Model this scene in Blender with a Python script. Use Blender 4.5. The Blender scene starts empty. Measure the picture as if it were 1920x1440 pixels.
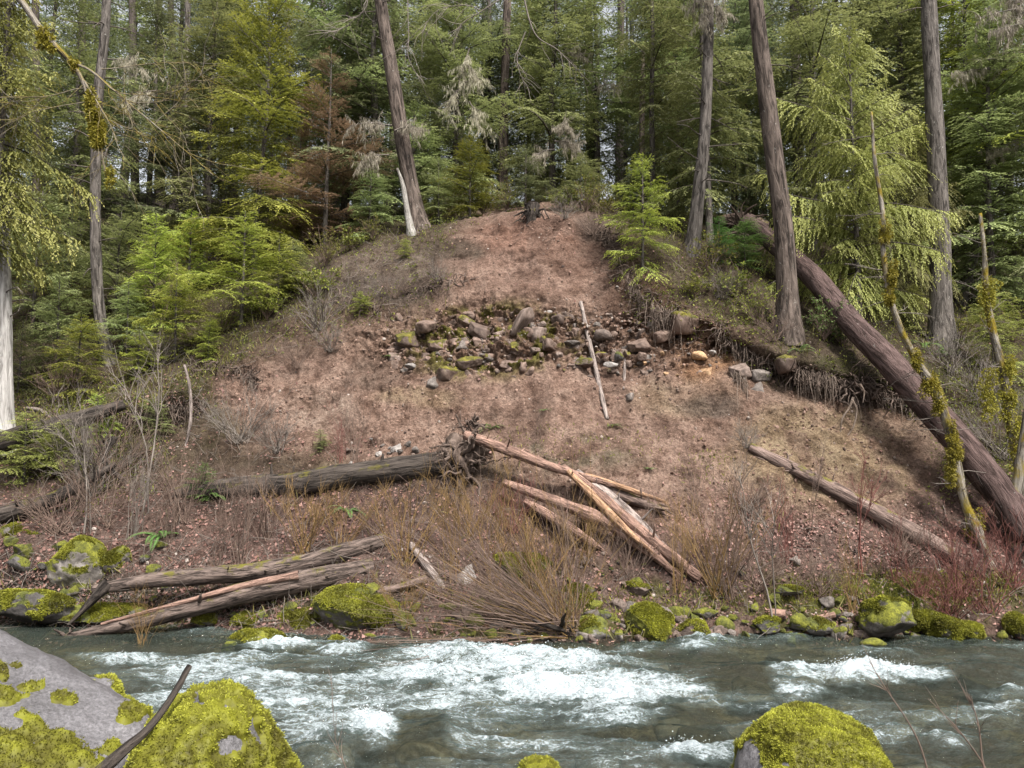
import bpy, bmesh, math
import numpy as np
from mathutils import Vector
from mathutils.bvhtree import BVHTree

# ---------------------------------------------------------------- camera, world, sun, exposure
SC = bpy.context.scene
COL = SC.collection
F_PX, PITCH, CAMZ = 1450.0, math.radians(5.0), 4.0
cam_d = bpy.data.cameras.new('camera'); cam = bpy.data.objects.new('camera', cam_d); COL.objects.link(cam)
cam_d.sensor_width = 36.0; cam_d.lens = F_PX/1920*36.0; cam_d.clip_start = 0.05; cam_d.clip_end = 2000
cam.location = (0, 0, CAMZ); cam.rotation_euler = (math.radians(90)+PITCH, 0, 0)
SC.camera = cam
SUN_EL, SUN_AZ = math.radians(57), math.radians(148)      # azimuth clockwise from +Y (the view direction)
w = bpy.data.worlds.new('World'); SC.world = w; w.use_nodes = True
nt = w.node_tree; bg = nt.nodes['Background']
sky = nt.nodes.new('ShaderNodeTexSky'); sky.sky_type = 'NISHITA'; sky.sun_disc = False
sky.sun_elevation = SUN_EL; sky.sun_rotation = SUN_AZ; sky.dust_density = 5.0; sky.air_density = 1.0; sky.ozone_density = 1.0
hs = nt.nodes.new('ShaderNodeHueSaturation'); hs.inputs['Saturation'].default_value = 0.22; hs.inputs['Value'].default_value = 1.0
nt.links.new(sky.outputs[0], hs.inputs['Color']); nt.links.new(hs.outputs[0], bg.inputs['Color'])
bg.inputs['Strength'].default_value = 0.12
sd = bpy.data.lights.new('sun', 'SUN'); sd.energy = 3.4; sd.angle = math.radians(10); sd.color = (1.0, 0.95, 0.88)
so = bpy.data.objects.new('sun', sd); COL.objects.link(so)
sdir = Vector((math.sin(SUN_AZ)*math.cos(SUN_EL), math.cos(SUN_AZ)*math.cos(SUN_EL), math.sin(SUN_EL)))
so.rotation_euler = sdir.to_track_quat('Z', 'Y').to_euler(); so.location = sdir*60
SC.view_settings.view_transform = 'Standard'; SC.view_settings.look = 'None'
SC.view_settings.exposure = 1.28; SC.view_settings.gamma = 1.0
SC.cycles.use_denoising = True
SC.cycles.max_bounces = 5; SC.cycles.diffuse_bounces = 3; SC.cycles.glossy_bounces = 3
SC.cycles.transmission_bounces = 3; SC.cycles.transparent_max_bounces = 6
SC.cycles.sample_clamp_indirect = 4.0

# ---------------------------------------------------------------- maths helpers
CT, ST = math.cos(PITCH), math.sin(PITCH)
def W(px, py, d):                       # world point at forward distance d along the ray of photograph pixel (px, py)
    px, py, d = np.asarray(px, float), np.asarray(py, float), np.asarray(d, float)
    a = (px-960)/F_PX; b = (720-py)/F_PX
    t = d/(CT-b*ST)
    return np.stack(np.broadcast_arrays(a*t, d, CAMZ+t*(ST+b*CT)), -1)
def proj(P):
    x, y, z = P[..., 0], P[..., 1], P[..., 2]-CAMZ
    f = y*CT+z*ST; u = -y*ST+z*CT
    return 960+F_PX*x/f, 720-F_PX*u/f
def nrm(v): return v/(np.linalg.norm(v, axis=-1, keepdims=True)+1e-9)
def smooth(a, b, x):
    t = np.clip((x-a)/(b-a), 0, 1); return t*t*(3-2*t)
_T = np.random.RandomState(7).rand(4096).astype(np.float32)
def vnoise(P, seed=0):
    P = np.asarray(P, dtype=np.float32); I = np.floor(P).astype(np.int64); f = P-I; f = f*f*(3-2*f)
    r = np.zeros(P.shape[:-1], np.float32)
    for dx in (0, 1):
        wx = f[..., 0] if dx else 1-f[..., 0]
        for dy in (0, 1):
            wy = f[..., 1] if dy else 1-f[..., 1]
            for dz in (0, 1):
                wz = f[..., 2] if dz else 1-f[..., 2]
                h = (I[..., 0]+dx)*73856093 ^ (I[..., 1]+dy)*19349663 ^ (I[..., 2]+dz)*83492791 ^ (seed*2654435)
                h = (h ^ (h >> 13))*1274126177
                r += wx*wy*wz*_T[(h ^ (h >> 16)) & 4095]
    return r*2-1
def fbm(P, sc=1.0, oc=4, seed=0, gain=0.5):
    P = np.asarray(P)*sc; a, s, r = 1.0, 0.0, 0.0
    for k in range(oc):
        r = r+a*vnoise(P+k*17.3, seed+k); s += a; a *= gain; P = P*2.03
    return r/s
def ridged(P, sc=1.0, oc=4, seed=0):
    P = np.asarray(P)*sc; a, s, r = 1.0, 0.0, 0.0
    for k in range(oc):
        r = r+a*(1-np.abs(vnoise(P+k*9.1, seed+k))); s += a; a *= .5; P = P*2.1
    return r/s*2-1

# ---------------------------------------------------------------- mesh helpers
def mesh(name, V, Fs, mat, attrs=None, flat=False):
    V = np.asarray(V, np.float32); Fs = [np.asarray(f, np.int32) for f in (Fs if isinstance(Fs, list) else [Fs]) if len(f)]
    me = bpy.data.meshes.new(name); me.vertices.add(len(V)); me.vertices.foreach_set('co', V.ravel())
    tot = np.concatenate([np.full(len(f), f.shape[1], np.int32) for f in Fs]); idx = np.concatenate([f.ravel() for f in Fs])
    me.loops.add(len(idx)); me.loops.foreach_set('vertex_index', idx)
    me.polygons.add(len(tot)); st = np.zeros(len(tot), np.int32); st[1:] = np.cumsum(tot)[:-1]
    me.polygons.foreach_set('loop_start', st)
    if not flat: me.polygons.foreach_set('use_smooth', np.ones(len(tot), bool))
    else: me.shade_flat() if hasattr(me, 'shade_flat') else None
    for k, a in (attrs or {}).items():
        a = np.asarray(a, np.float32)
        if a.ndim == 1: me.attributes.new(k, 'FLOAT', 'POINT').data.foreach_set('value', a)
        else: me.attributes.new(k, 'FLOAT_VECTOR', 'POINT').data.foreach_set('vector', a.ravel())
    me.update(calc_edges=True)
    for m in (mat if isinstance(mat, list) else [mat]): me.materials.append(m)
    return me
class Geo:
    def __init__(s): s.V = []; s.F = []; s.A = {}; s.n = 0
    def add(s, V, F, **at):
        V = np.asarray(V).reshape(-1, 3)
        for f in (F if isinstance(F, list) else [F]): s.F.append(np.asarray(f)+s.n)
        s.V.append(V); s.n += len(V)
        for k, a in at.items(): s.A.setdefault(k, []).append(np.asarray(a, np.float32).reshape(len(V), -1).squeeze(-1) if np.size(a) == len(V) else np.asarray(a, np.float32).reshape(len(V), -1))
        return s
    def faces(s):
        return [np.concatenate([f for f in s.F if f.shape[1] == q]) for q in (3, 4) if any(f.shape[1] == q for f in s.F)]
    def mesh(s, name, mat, off=(0, 0, 0), flat=False):
        V = np.concatenate(s.V)-np.asarray(off)
        at = {k: np.concatenate(a) for k, a in s.A.items()}
        return mesh(name, V, s.faces(), mat, {k: a for k, a in at.items() if len(a) == len(V)}, flat)
def tag(o, label=None, cat=None, group=None, kind=None):
    for k, v in (('label', label), ('category', cat), ('group', group), ('kind', kind)):
        if v: o[k] = v
    return o
def thing(name, loc, label, cat, group=None):
    o = bpy.data.objects.new(name, None); o.empty_display_size = .3; COL.objects.link(o)
    o.location = [float(c) for c in loc]; return tag(o, label, cat, group)
def link(name, me, parent=None, loc=None):
    o = bpy.data.objects.new(name, me); COL.objects.link(o)
    if parent is not None: o.parent = parent
    if loc is not None: o.location = [float(c) for c in loc]
    return o
def part(name, g, mat, parent, off=None, flat=False):
    return link(name, g.mesh(name, mat, parent['o'] if off is None else off, flat), parent)
def root(name, loc, label, cat, group=None):
    t = thing(name, loc, label, cat, group); t['o'] = [float(c) for c in loc]; return t
def solo(name, g, mat, base, label, cat, group=None, flat=False):
    o = link(name, g.mesh(name, mat, base, flat), None, base); return tag(o, label, cat, group)
def copy_tree(o, parent=None):
    c = o.copy(); COL.objects.link(c)
    if parent is not None: c.parent = parent
    for ch in [x for x in o.children]: copy_tree(ch, c)
    return c

def tubes(P, R, sides=3, cap=False, lump=0.0, seed=0):
    """P (n,k,3) paths, R (n,k) radii -> V, F, tuv"""
    P = np.asarray(P, float); R = np.asarray(R, float)
    if P.ndim == 2: P = P[None]; R = R[None]
    n, k, _ = P.shape
    T = nrm(np.gradient(P, axis=1)); Tm = nrm(P[:, -1]-P[:, 0])
    ref = np.where(np.abs(Tm[:, 2:3]) > .8, np.array([[0., 1, 0]]), np.array([[0., 0, 1]]))[:, None]
    A = nrm(np.cross(T, np.broadcast_to(ref, T.shape))); B = np.cross(T, A)
    th = np.arange(sides)/sides*2*np.pi
    c, s = np.cos(th), np.sin(th)
    off = A[:, :, None]*c[None, None, :, None]+B[:, :, None]*s[None, None, :, None]
    Lc = np.concatenate([np.zeros((n, 1)), np.cumsum(np.linalg.norm(np.diff(P, axis=1), axis=2), 1)], 1)
    tuv = np.stack(np.broadcast_arrays(c*R[:, :, None], s*R[:, :, None], Lc[:, :, None]+np.arange(n)[:, None, None]*3.7), -1)
    RR = np.broadcast_to(R[:, :, None], (n, k, sides))
    if lump: RR = RR*(1+lump*fbm(tuv/np.maximum(R.max(), .01)*np.array([1.3, 1.3, .35]), 1, 3, seed))
    V = (P[:, :, None]+off*RR[..., None]).reshape(-1, 3)
    base = (np.arange(n)*k*sides)[:, None, None]+(np.arange(k-1)*sides)[None, :, None]
    i = np.arange(sides)[None, None]; j = (i+1) % sides
    F = np.stack([base+i, base+j, base+sides+j, base+sides+i], -1).reshape(-1, 4)
    tv = tuv.reshape(-1, 3)
    if cap:
        Fs = [F]; V = [V]; tv = [tv]; m = n*k*sides
        for q in range(n):
            for e, o in ((0, -1), (k-1, 1)):
                V.append(P[q, e][None]+T[q, e][None]*o*R[q, e]*.15); tv.append(tuv[q, e, 0][None]*0+np.array([[0, 0, Lc[q, e]]]))
                r = q*k*sides+e*sides+np.arange(sides); r2 = q*k*sides+e*sides+(np.arange(sides)+1) % sides
                Fs.append(np.stack([r, r2, np.full(sides, m)] if o > 0 else [r2, r, np.full(sides, m)], -1)); m += 1
        return np.concatenate(V), Fs, np.concatenate(tv)
    return V, F, tv
def resample(P, k, wob=0.0, seed=0):
    P = np.asarray(P, float); n = len(P); t = np.linspace(0, n-1, k)
    # catmull-rom
    Q = np.vstack([2*P[0]-P[1], P, 2*P[-1]-P[-2]]); i = np.minimum(t.astype(int), n-2); u = (t-i)[:, None]
    a, b, c, d = Q[i], Q[i+1], Q[i+2], Q[i+3]
    R = .5*((2*b)+(-a+c)*u+(2*a-5*b+4*c-d)*u*u+(-a+3*b-3*c+d)*u**3)
    if wob: R = R+wob*np.stack([fbm(R*.9+k2*31, 1, 2, seed+k2) for k2 in range(3)], -1)*np.minimum(1, np.linspace(0, 8, k))[:, None]
    return R
def grow(rng, O, D, L, k, wob=.15, grav=0.0):
    n = len(O); P = np.zeros((n, k, 3)); P[:, 0] = O; d = nrm(D); st = (np.asarray(L)/(k-1))[:, None]
    for i in range(1, k):
        d = nrm(d+rng.normal(0, wob, (n, 3))+np.array([0, 0, -grav])); P[:, i] = P[:, i-1]+d*st
    return P
def offs(rng, P, n, ang=.7, lo=.2, hi=.95):
    """n child origins + directions on parent paths"""
    N, k, _ = P.shape; q = rng.randint(0, N, n); t = rng.uniform(lo, hi, n)*(k-1); i = np.minimum(t.astype(int), k-2); u = (t-i)[:, None]
    O = P[q, i]*(1-u)+P[q, i+1]*u; T = nrm(P[q, i+1]-P[q, i]); r = rng.normal(0, 1, (n, 3)); S = nrm(np.cross(T, r))
    a = ang*rng.uniform(.6, 1.3, n)[:, None]
    return O, T*np.cos(a)+S*np.sin(a), 1-t/(k-1)
def blades(O, D, S, L, Wd, fold=0.0):
    L = np.asarray(L)[:, None]; Wd = np.asarray(Wd)[:, None]
    m = O+D*L*.55
    if fold: m = m+np.cross(D, S)*Wd*fold
    V = np.stack([O, m+S*Wd*.5, O+D*L, m-S*Wd*.5], 1).reshape(-1, 3)
    return V, np.arange(len(V)).reshape(-1, 4)
def ico(sub):
    bm = bmesh.new(); bmesh.ops.create_icosphere(bm, subdivisions=sub, radius=1)
    V = np.array([v.co[:] for v in bm.verts]); F = np.array([[v.index for v in f.verts] for f in bm.faces]); bm.free(); return V, F
ICO = {s: ico(s) for s in (1, 2, 3, 4, 5)}
def ico_big(s):
    if s not in ICO:
        V, F = ico_big(s-1)
        E = np.sort(np.vstack([F[:, [0, 1]], F[:, [1, 2]], F[:, [2, 0]]]), 1); U, inv = np.unique(E, axis=0, return_inverse=True); inv = inv.ravel()
        M = nrm((V[U[:, 0]]+V[U[:, 1]])/2); n = len(V); m = len(F); a, b, c = inv[:m]+n, inv[m:2*m]+n, inv[2*m:]+n
        ICO[s] = (np.vstack([V, M]), np.vstack([np.stack([F[:, 0], a, c], 1), np.stack([a, F[:, 1], b], 1), np.stack([c, b, F[:, 2]], 1), np.stack([a, b, c], 1)]))
    return ICO[s]
def vnormals(V, F):
    n = np.cross(V[F[:, 1]]-V[F[:, 0]], V[F[:, 2]]-V[F[:, 0]]); N = np.zeros_like(V)
    for k in range(F.shape[1]): 
        for a in range(3): N[:, a] += np.bincount(F[:, k], n[:, a], len(V))
    return nrm(N)
def rockshape(seed, sub=4, cuts=7, sharp=14, rough=.05, dims=(1, 1, 1)):
    V, F = ico_big(sub); rng = np.random.RandomState(seed)
    n = nrm(rng.normal(0, 1, (cuts, 3))); d = rng.uniform(.55, .9, cuts)*(.7 if sharp > 30 else 1)
    q = np.maximum(V@n.T, .02)/d; r = (1+(q**sharp).sum(1))**(-1/sharp)
    P = V*r[:, None]*np.asarray(dims); P = P/np.abs(P).max()*(1 if max(dims) == 1 else max(dims))*.95
    N = vnormals(P, F); P = P+N*(rough*2*fbm(P, 1.6, 4, seed)+rough*.5*fbm(P, 7, 3, seed+5))[:, None]
    return P, F

# ---------------------------------------------------------------- materials
def mat(name, rough=.9, spec=.3):
    m = bpy.data.materials.new(name); m.use_nodes = True; n = m.node_tree; p = n.nodes['Principled BSDF']
    p.inputs['Roughness'].default_value = rough; p.inputs['Specular IOR Level'].default_value = spec
    return m, n, p
def N_(n, t, **kw):
    x = n.nodes.new(t)
    for k, v in kw.items():
        if k in x.inputs: x.inputs[k].default_value = v
        else: setattr(x, k, v)
    return x
def attr(n, name): a = n.nodes.new('ShaderNodeAttribute'); a.attribute_name = name; return a
def noise(n, vec, scale, detail=4, rough=.6, dist=0):
    t = N_(n, 'ShaderNodeTexNoise'); t.inputs['Scale'].default_value = scale; t.inputs['Detail'].default_value = detail
    t.inputs['Roughness'].default_value = rough; t.inputs['Distortion'].default_value = dist
    if vec is not None: n.links.new(vec, t.inputs['Vector'])
    return t.outputs['Fac']
def ramp(n, fac, stops):
    r = N_(n, 'ShaderNodeValToRGB'); e = r.color_ramp.elements
    while len(e) < len(stops): e.new(.5)
    for el, (p, c) in zip(e, stops): el.position = p; el.color = (*c, 1) if len(c) == 3 else c
    n.links.new(fac, r.inputs[0]); return r.outputs[0]
def mix(n, fac, a, b, mode='MIX'):
    m = N_(n, 'ShaderNodeMix', data_type='RGBA', blend_type=mode)
    for s, v in ((0, fac), (6, a), (7, b)):
        if isinstance(v, (int, float)): m.inputs[s].default_value = v
        elif isinstance(v, tuple): m.inputs[s].default_value = (*v, 1) if len(v) == 3 else v
        else: n.links.new(v, m.inputs[s])
    return m.outputs[2]
def math_(n, op, a, b=0.0, clamp=False):
    m = N_(n, 'ShaderNodeMath', operation=op, use_clamp=clamp)
    for s, v in ((0, a), (1, b)):
        if isinstance(v, (int, float)): m.inputs[s].default_value = v
        else: n.links.new(v, m.inputs[s])
    return m.outputs[0]
def scaled(n, vec, s):
    m = N_(n, 'ShaderNodeVectorMath', operation='MULTIPLY'); m.inputs[1].default_value = s; n.links.new(vec, m.inputs[0]); return m.outputs[0]
def bump(n, p, h, dist, strength=1.0, prev=None):
    b = N_(n, 'ShaderNodeBump'); b.inputs['Distance'].default_value = dist; b.inputs['Strength'].default_value = strength
    n.links.new(h, b.inputs['Height'])
    if prev is not None: n.links.new(prev, b.inputs['Normal'])
    n.links.new(b.outputs[0], p.inputs['Normal']); return b.outputs[0]
def gpos(n): return n.nodes.new('ShaderNodeNewGeometry')

def bark(name, dark, light, furrow=9.0, mossc=None, mossamt=.5, lichen=0.0, rough=.95):
    m, n, p = mat(name, rough, .15); tv = attr(n, 'tuv').outputs['Vector']
    v1 = scaled(n, tv, (furrow, furrow, furrow*.16)); a = noise(n, v1, 1.0, 6, .65, .8)
    c = ramp(n, a, [(.40, dark), (.5, tuple((x+y)/2 for x, y in zip(dark, light))), (.64, light)])
    big = noise(n, scaled(n, tv, (.9, .9, .5)), 1.0, 3)
    c = mix(n, ramp(n, big, [(.35, (0, 0, 0)), (.65, (.3, .3, .3))]), c, tuple(x*.6 for x in light))
    if lichen:
        l = noise(n, scaled(n, tv, (14, 14, 8)), 1.0, 3, .7)
        c = mix(n, ramp(n, l, [(.70-lichen*.12, (0, 0, 0)), (.78-lichen*.1, (.6, .6, .6))]), c, (.36, .35, .32))
    if mossc:
        ml = noise(n, scaled(n, tv, (2.2, 2.2, 1.6)), 1.0, 5, .65)
        geo = gpos(n); sx = N_(n, 'ShaderNodeSeparateXYZ'); n.links.new(geo.outputs['Normal'], sx.inputs[0])
        f = math_(n, 'ADD', ml, math_(n, 'MULTIPLY', sx.outputs[2], .12))
        c = mix(n, ramp(n, f, [(.62-mossamt*.25, (0, 0, 0)), (.72-mossamt*.2, (1, 1, 1))]), c, mossc)
    n.links.new(c, p.inputs['Base Color']); bump(n, p, a, .09, 1.0); return m
def foliage(name, dark, light, tip, trans=.35, vary=True):
    m, n, p = mat(name, .6, .25); t = attr(n, 'tint').outputs['Fac']; tp = attr(n, 'tip').outputs['Fac']
    oi = N_(n, 'ShaderNodeObjectInfo'); g = gpos(n)
    big = noise(n, g.outputs['Position'], 1.3, 3)
    f = math_(n, 'ADD', math_(n, 'MULTIPLY', t, .6), math_(n, 'MULTIPLY', big, .8)); f = math_(n, 'SUBTRACT', f, .2, True)
    c = mix(n, f, dark, light); c = mix(n, math_(n, 'MULTIPLY', tp, .75), c, tip)
    h = N_(n, 'ShaderNodeHueSaturation'); n.links.new(c, h.inputs['Color'])
    n.links.new(math_(n, 'ADD', math_(n, 'MULTIPLY', oi.outputs['Random'], .5), .75), h.inputs['Value'])
    n.links.new(math_(n, 'ADD', math_(n, 'MULTIPLY', oi.outputs['Random'], .04), .475), h.inputs['Hue'])
    c = h.outputs[0] if vary else c
    n.links.new(c, p.inputs['Base Color'])
    tr = N_(n, 'ShaderNodeBsdfTranslucent'); n.links.new(c, tr.inputs[0]); ms = N_(n, 'ShaderNodeMixShader'); ms.inputs[0].default_value = trans
    n.links.new(p.outputs[0], ms.inputs[1]); n.links.new(tr.outputs[0], ms.inputs[2]); n.links.new(ms.outputs[0], n.nodes['Material Output'].inputs[0])
    return m
def twig(name, c1, c2):
    m, n, p = mat(name, .7, .25); tv = attr(n, 'tuv').outputs['Vector']; c = mix(n, ramp(n, noise(n, scaled(n, tv, (3, 3, .9)), 1., 3), [(.35, (0, 0, 0)), (.65, (1, 1, 1))]), c1, c2)
    n.links.new(c, p.inputs['Base Color']); return m
def rockmat(name, c1, c2, c3, mossamt=0.0, mossc=(.16, .17, .02), wet=0.0):
    m, n, p = mat(name, .75, .4); tc = N_(n, 'ShaderNodeTexCoord').outputs['Object']; oi = N_(n, 'ShaderNodeObjectInfo')
    a = noise(n, tc, 3.0, 5, .6, .4); b = noise(n, tc, 26.0, 4, .7)
    c = ramp(n, a, [(.3, c1), (.5, c2), (.7, c3)])
    c = mix(n, .55, c, ramp(n, b, [(.3, (.3, .3, .3)), (.7, (1.0, 1.0, 1.0))]), 'MULTIPLY')
    h = N_(n, 'ShaderNodeHueSaturation'); n.links.new(c, h.inputs['Color']); n.links.new(math_(n, 'ADD', math_(n, 'MULTIPLY', oi.outputs['Random'], .6), .6), h.inputs['Value']); c = h.outputs[0]
    hgt = math_(n, 'ADD', a, math_(n, 'MULTIPLY', b, .35))
    if mossamt:
        g = gpos(n); sx = N_(n, 'ShaderNodeSeparateXYZ'); n.links.new(g.outputs['Normal'], sx.inputs[0])
        f = math_(n, 'ADD', math_(n, 'MULTIPLY', sx.outputs[2], .38), noise(n, g.outputs['Position'], 3.1, 5, .65))
        k = ramp(n, f, [(.78-mossamt*.5, (0, 0, 0)), (.86-mossamt*.5, (1, 1, 1))])
        fine = noise(n, g.outputs['Position'], 28, 3, .7)
        mc = mix(n, ramp(n, noise(n, g.outputs['Position'], 4, 5, .7), [(.38, (0, 0, 0)), (.62, (1, 1, 1))]), (mossc[0]*.32, mossc[1]*.34, mossc[2]*.5), mossc)
        mc = mix(n, .6, mc, ramp(n, fine, [(.35, (.3, .3, .25)), (.6, (1.35, 1.3, 1.1))]), 'MULTIPLY')
        c = mix(n, k, c, mc); hgt = math_(n, 'ADD', hgt, math_(n, 'MULTIPLY', k, fine)); 
        r = mix(n, k, (.6, .6, .6), (1, 1, 1)); n.links.new(r, p.inputs['Roughness'])
    n.links.new(c, p.inputs['Base Color']); bump(n, p, hgt, .03, .8); return m

M = {}
M['bark_red'] = bark('reddish_fir_bark', (.022, .017, .014), (.15, .118, .10), 8, lichen=.45)
M['bark_grey'] = bark('grey_fir_bark', (.028, .024, .021), (.165, .145, .13), 10, lichen=.55); M['bark_wet'] = bark('wet_driftwood_bark', (.018, .014, .012), (.19, .145, .125), 13, mossc=(.12, .11, .02), mossamt=.0)
M['bark_fallen'] = bark('fallen_fir_bark', (.022, .014, .012), (.12, .082, .075), 9, lichen=.3)
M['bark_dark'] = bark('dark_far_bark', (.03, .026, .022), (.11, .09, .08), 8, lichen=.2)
M['bark_pale'] = bark('pale_alder_bark', (.13, .12, .11), (.46, .44, .42), 5, lichen=.3)
M['bark_black'] = bark('charred_log_bark', (.012, .010, .009), (.085, .07, .06), 10, mossc=(.09, .08, .02), mossamt=.0)
M['bark_log'] = bark('weathered_log_bark', (.05, .035, .03), (.24, .175, .15), 12, mossc=(.12, .11, .02), mossamt=.05)
M['bark_mossy'] = bark('mossy_alder_bark', (.05, .04, .03), (.30, .27, .23), 7, mossc=(.16, .12, .015), mossamt=.62, lichen=.3)
M['wood_pink'] = bark('bare_pinkish_wood', (.09, .055, .045), (.36, .23, .18), 16)
M['wood_orange'] = bark('fresh_split_wood', (.12, .065, .04), (.46, .29, .18), 14)
M['wood_grey'] = bark('silvery_bare_wood', (.07, .055, .05), (.36, .30, .27), 14); M['wood_snag'] = bark('bleached_snag_wood', (.10, .09, .08), (.38, .36, .33), 10)
M['root'] = bark('earthy_root_bark', (.045, .032, .025), (.16, .12, .10), 12)
M['rootpale'] = bark('pale_root_bark', (.11, .08, .06), (.30, .24, .20), 12)
M['limb'] = bark('dead_limb_bark', (.04, .035, .03), (.15, .125, .11), 10)
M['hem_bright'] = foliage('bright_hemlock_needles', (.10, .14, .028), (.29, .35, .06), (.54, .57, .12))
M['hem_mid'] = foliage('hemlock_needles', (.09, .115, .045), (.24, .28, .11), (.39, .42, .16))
M['hem_dark'] = foliage('dark_fir_needles', (.06, .08, .04), (.17, .20, .09), (.27, .29, .13))  # a darker green variety of needle
M['hem_far'] = foliage('haze_tinted_fir_needles', (.09, .115, .095), (.19, .225, .18), (.26, .29, .23))  # fade of far trees into haze painted in as paler, bluer needles
M['cedar'] = foliage('cedar_sprays', (.075, .09, .03), (.19, .20, .07), (.33, .33, .12))
M['cedar_yel'] = foliage('yellowing_cedar_sprays', (.11, .14, .035), (.27, .30, .075), (.48, .49, .16))
M['brown'] = foliage('dead_brown_needles', (.09, .055, .035), (.24, .16, .10), (.33, .23, .15))
M['lichen'] = foliage('beard_lichen', (.22, .20, .15), (.46, .42, .32), (.6, .56, .44))
M['leafy'] = foliage('understory_leaves', (.05, .07, .015), (.16, .18, .03), (.30, .30, .05))
M['grass'] = foliage('shore_grass', (.07, .08, .02), (.17, .17, .04), (.3, .27, .1))
M['fern'] = foliage('fern_fronds', (.04, .09, .02), (.11, .2, .05), (.18, .28, .08))
M['mossg'] = foliage('golden_tree_moss', (.06, .05, .008), (.22, .19, .02), (.38, .33, .05), .3)
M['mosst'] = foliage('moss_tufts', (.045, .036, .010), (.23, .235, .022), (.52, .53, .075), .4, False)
M['dryleaf'] = foliage('fallen_dry_leaves', (.07, .04, .03), (.24, .135, .105), (.42, .27, .22), .1)
M['tw_red'] = twig('red_dogwood_bark', (.08, .032, .028), (.19, .075, .06))
M['tw_orange'] = twig('orange_willow_bark', (.08, .05, .025), (.24, .15, .055))
M['tw_grey'] = twig('grey_twig_bark', (.07, .058, .05), (.21, .18, .155))
M['tw_brown'] = twig('brown_twig_bark', (.07, .048, .038), (.2, .14, .11))
M['rock_grey'] = rockmat('grey_rock', (.07, .058, .05), (.135, .112, .098), (.22, .19, .17))
M['rock_brown'] = rockmat('brown_rock', (.07, .05, .04), (.15, .108, .088), (.25, .19, .16))
M['rock_dirt'] = rockmat('soil_caked_rock', (.075, .048, .036), (.15, .10, .078), (.23, .165, .13))
M['rock_river'] = rockmat('wet_river_rock', (.05, .035, .025), (.11, .08, .055), (.18, .135, .10)); M['rock_river'].node_tree.nodes['Principled BSDF'].inputs['Roughness'].default_value = .25
M['rock_pale'] = rockmat('pale_stone', (.18, .16, .145), (.30, .27, .25), (.42, .385, .36))
M['rock_orange'] = rockmat('ochre_stone', (.2, .11, .06), (.38, .23, .12), (.5, .36, .22))
M['rock_moss'] = rockmat('mossy_rock', (.07, .06, .055), (.14, .125, .115), (.24, .22, .21), 1.0, (.125, .13, .018))
M['rock_moss2'] = rockmat('halfmossy_rock', (.08, .07, .06), (.17, .15, .135), (.3, .27, .25), .62, (.14, .145, .018))
M['rock_moss3'] = rockmat('earthy_mossy_rock', (.075, .05, .038), (.15, .10, .078), (.23, .165, .13), .5, (.14, .125, .02))
M['rock_wet'] = rockmat('wet_dark_rock', (.04, .035, .032), (.09, .08, .075), (.16, .15, .14), .45, (.12, .13, .02))
M['rock_wet'].node_tree.nodes['Principled BSDF'].inputs['Roughness'].default_value = .3

# soil: colour zones come in the attribute 'soil' (ground colours plus shade painted under the logs), roughened by noise
m, n, p = mat('hillside_soil', .95, .15); M['soil'] = m
gp = gpos(n).outputs['Position']; sc = attr(n, 'soil').outputs['Vector']
a = noise(n, gp, 1.6, 7, .7); b = noise(n, gp, 11, 6, .75)
def cells(sc_):
    v = N_(n, 'ShaderNodeTexVoronoi'); v.inputs['Scale'].default_value = sc_; n.links.new(gp, v.inputs['Vector']); x = N_(n, 'ShaderNodeSeparateXYZ'); n.links.new(v.outputs['Color'], x.inputs[0]); return x.outputs[0], v.outputs['Distance']
c_, cd = cells(32); e_, ed = cells(14)
c = mix(n, .8, sc, ramp(n, a, [(.36, (.5, .44, .40)), (.5, (.95, .93, .92)), (.64, (1.3, 1.36, 1.38))]), 'MULTIPLY')
c = mix(n, .8, c, ramp(n, b, [(.3, (.5, .47, .46)), (.5, (.97, .97, .97)), (.72, (1.35, 1.35, 1.35))]), 'MULTIPLY')
c = mix(n, .6, c, ramp(n, c_, [(.0, (.5, .46, .44)), (.35, (.85, .84, .83)), (.8, (1.12, 1.12, 1.12)), (1, (1.5, 1.5, 1.5))]), 'MULTIPLY'); c = mix(n, .7, c, ramp(n, e_, [(.0, (.6, .57, .55)), (.3, (1, 1, 1)), (1, (1.15, 1.15, 1.15))]), 'MULTIPLY')
n.links.new(c, p.inputs['Base Color'])
h = math_(n, 'ADD', math_(n, 'MULTIPLY', b, .7), math_(n, 'ADD', math_(n, 'MULTIPLY', c_, .25), math_(n, 'MULTIPLY', e_, .35))); bump(n, p, h, .10, 1.0)

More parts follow.
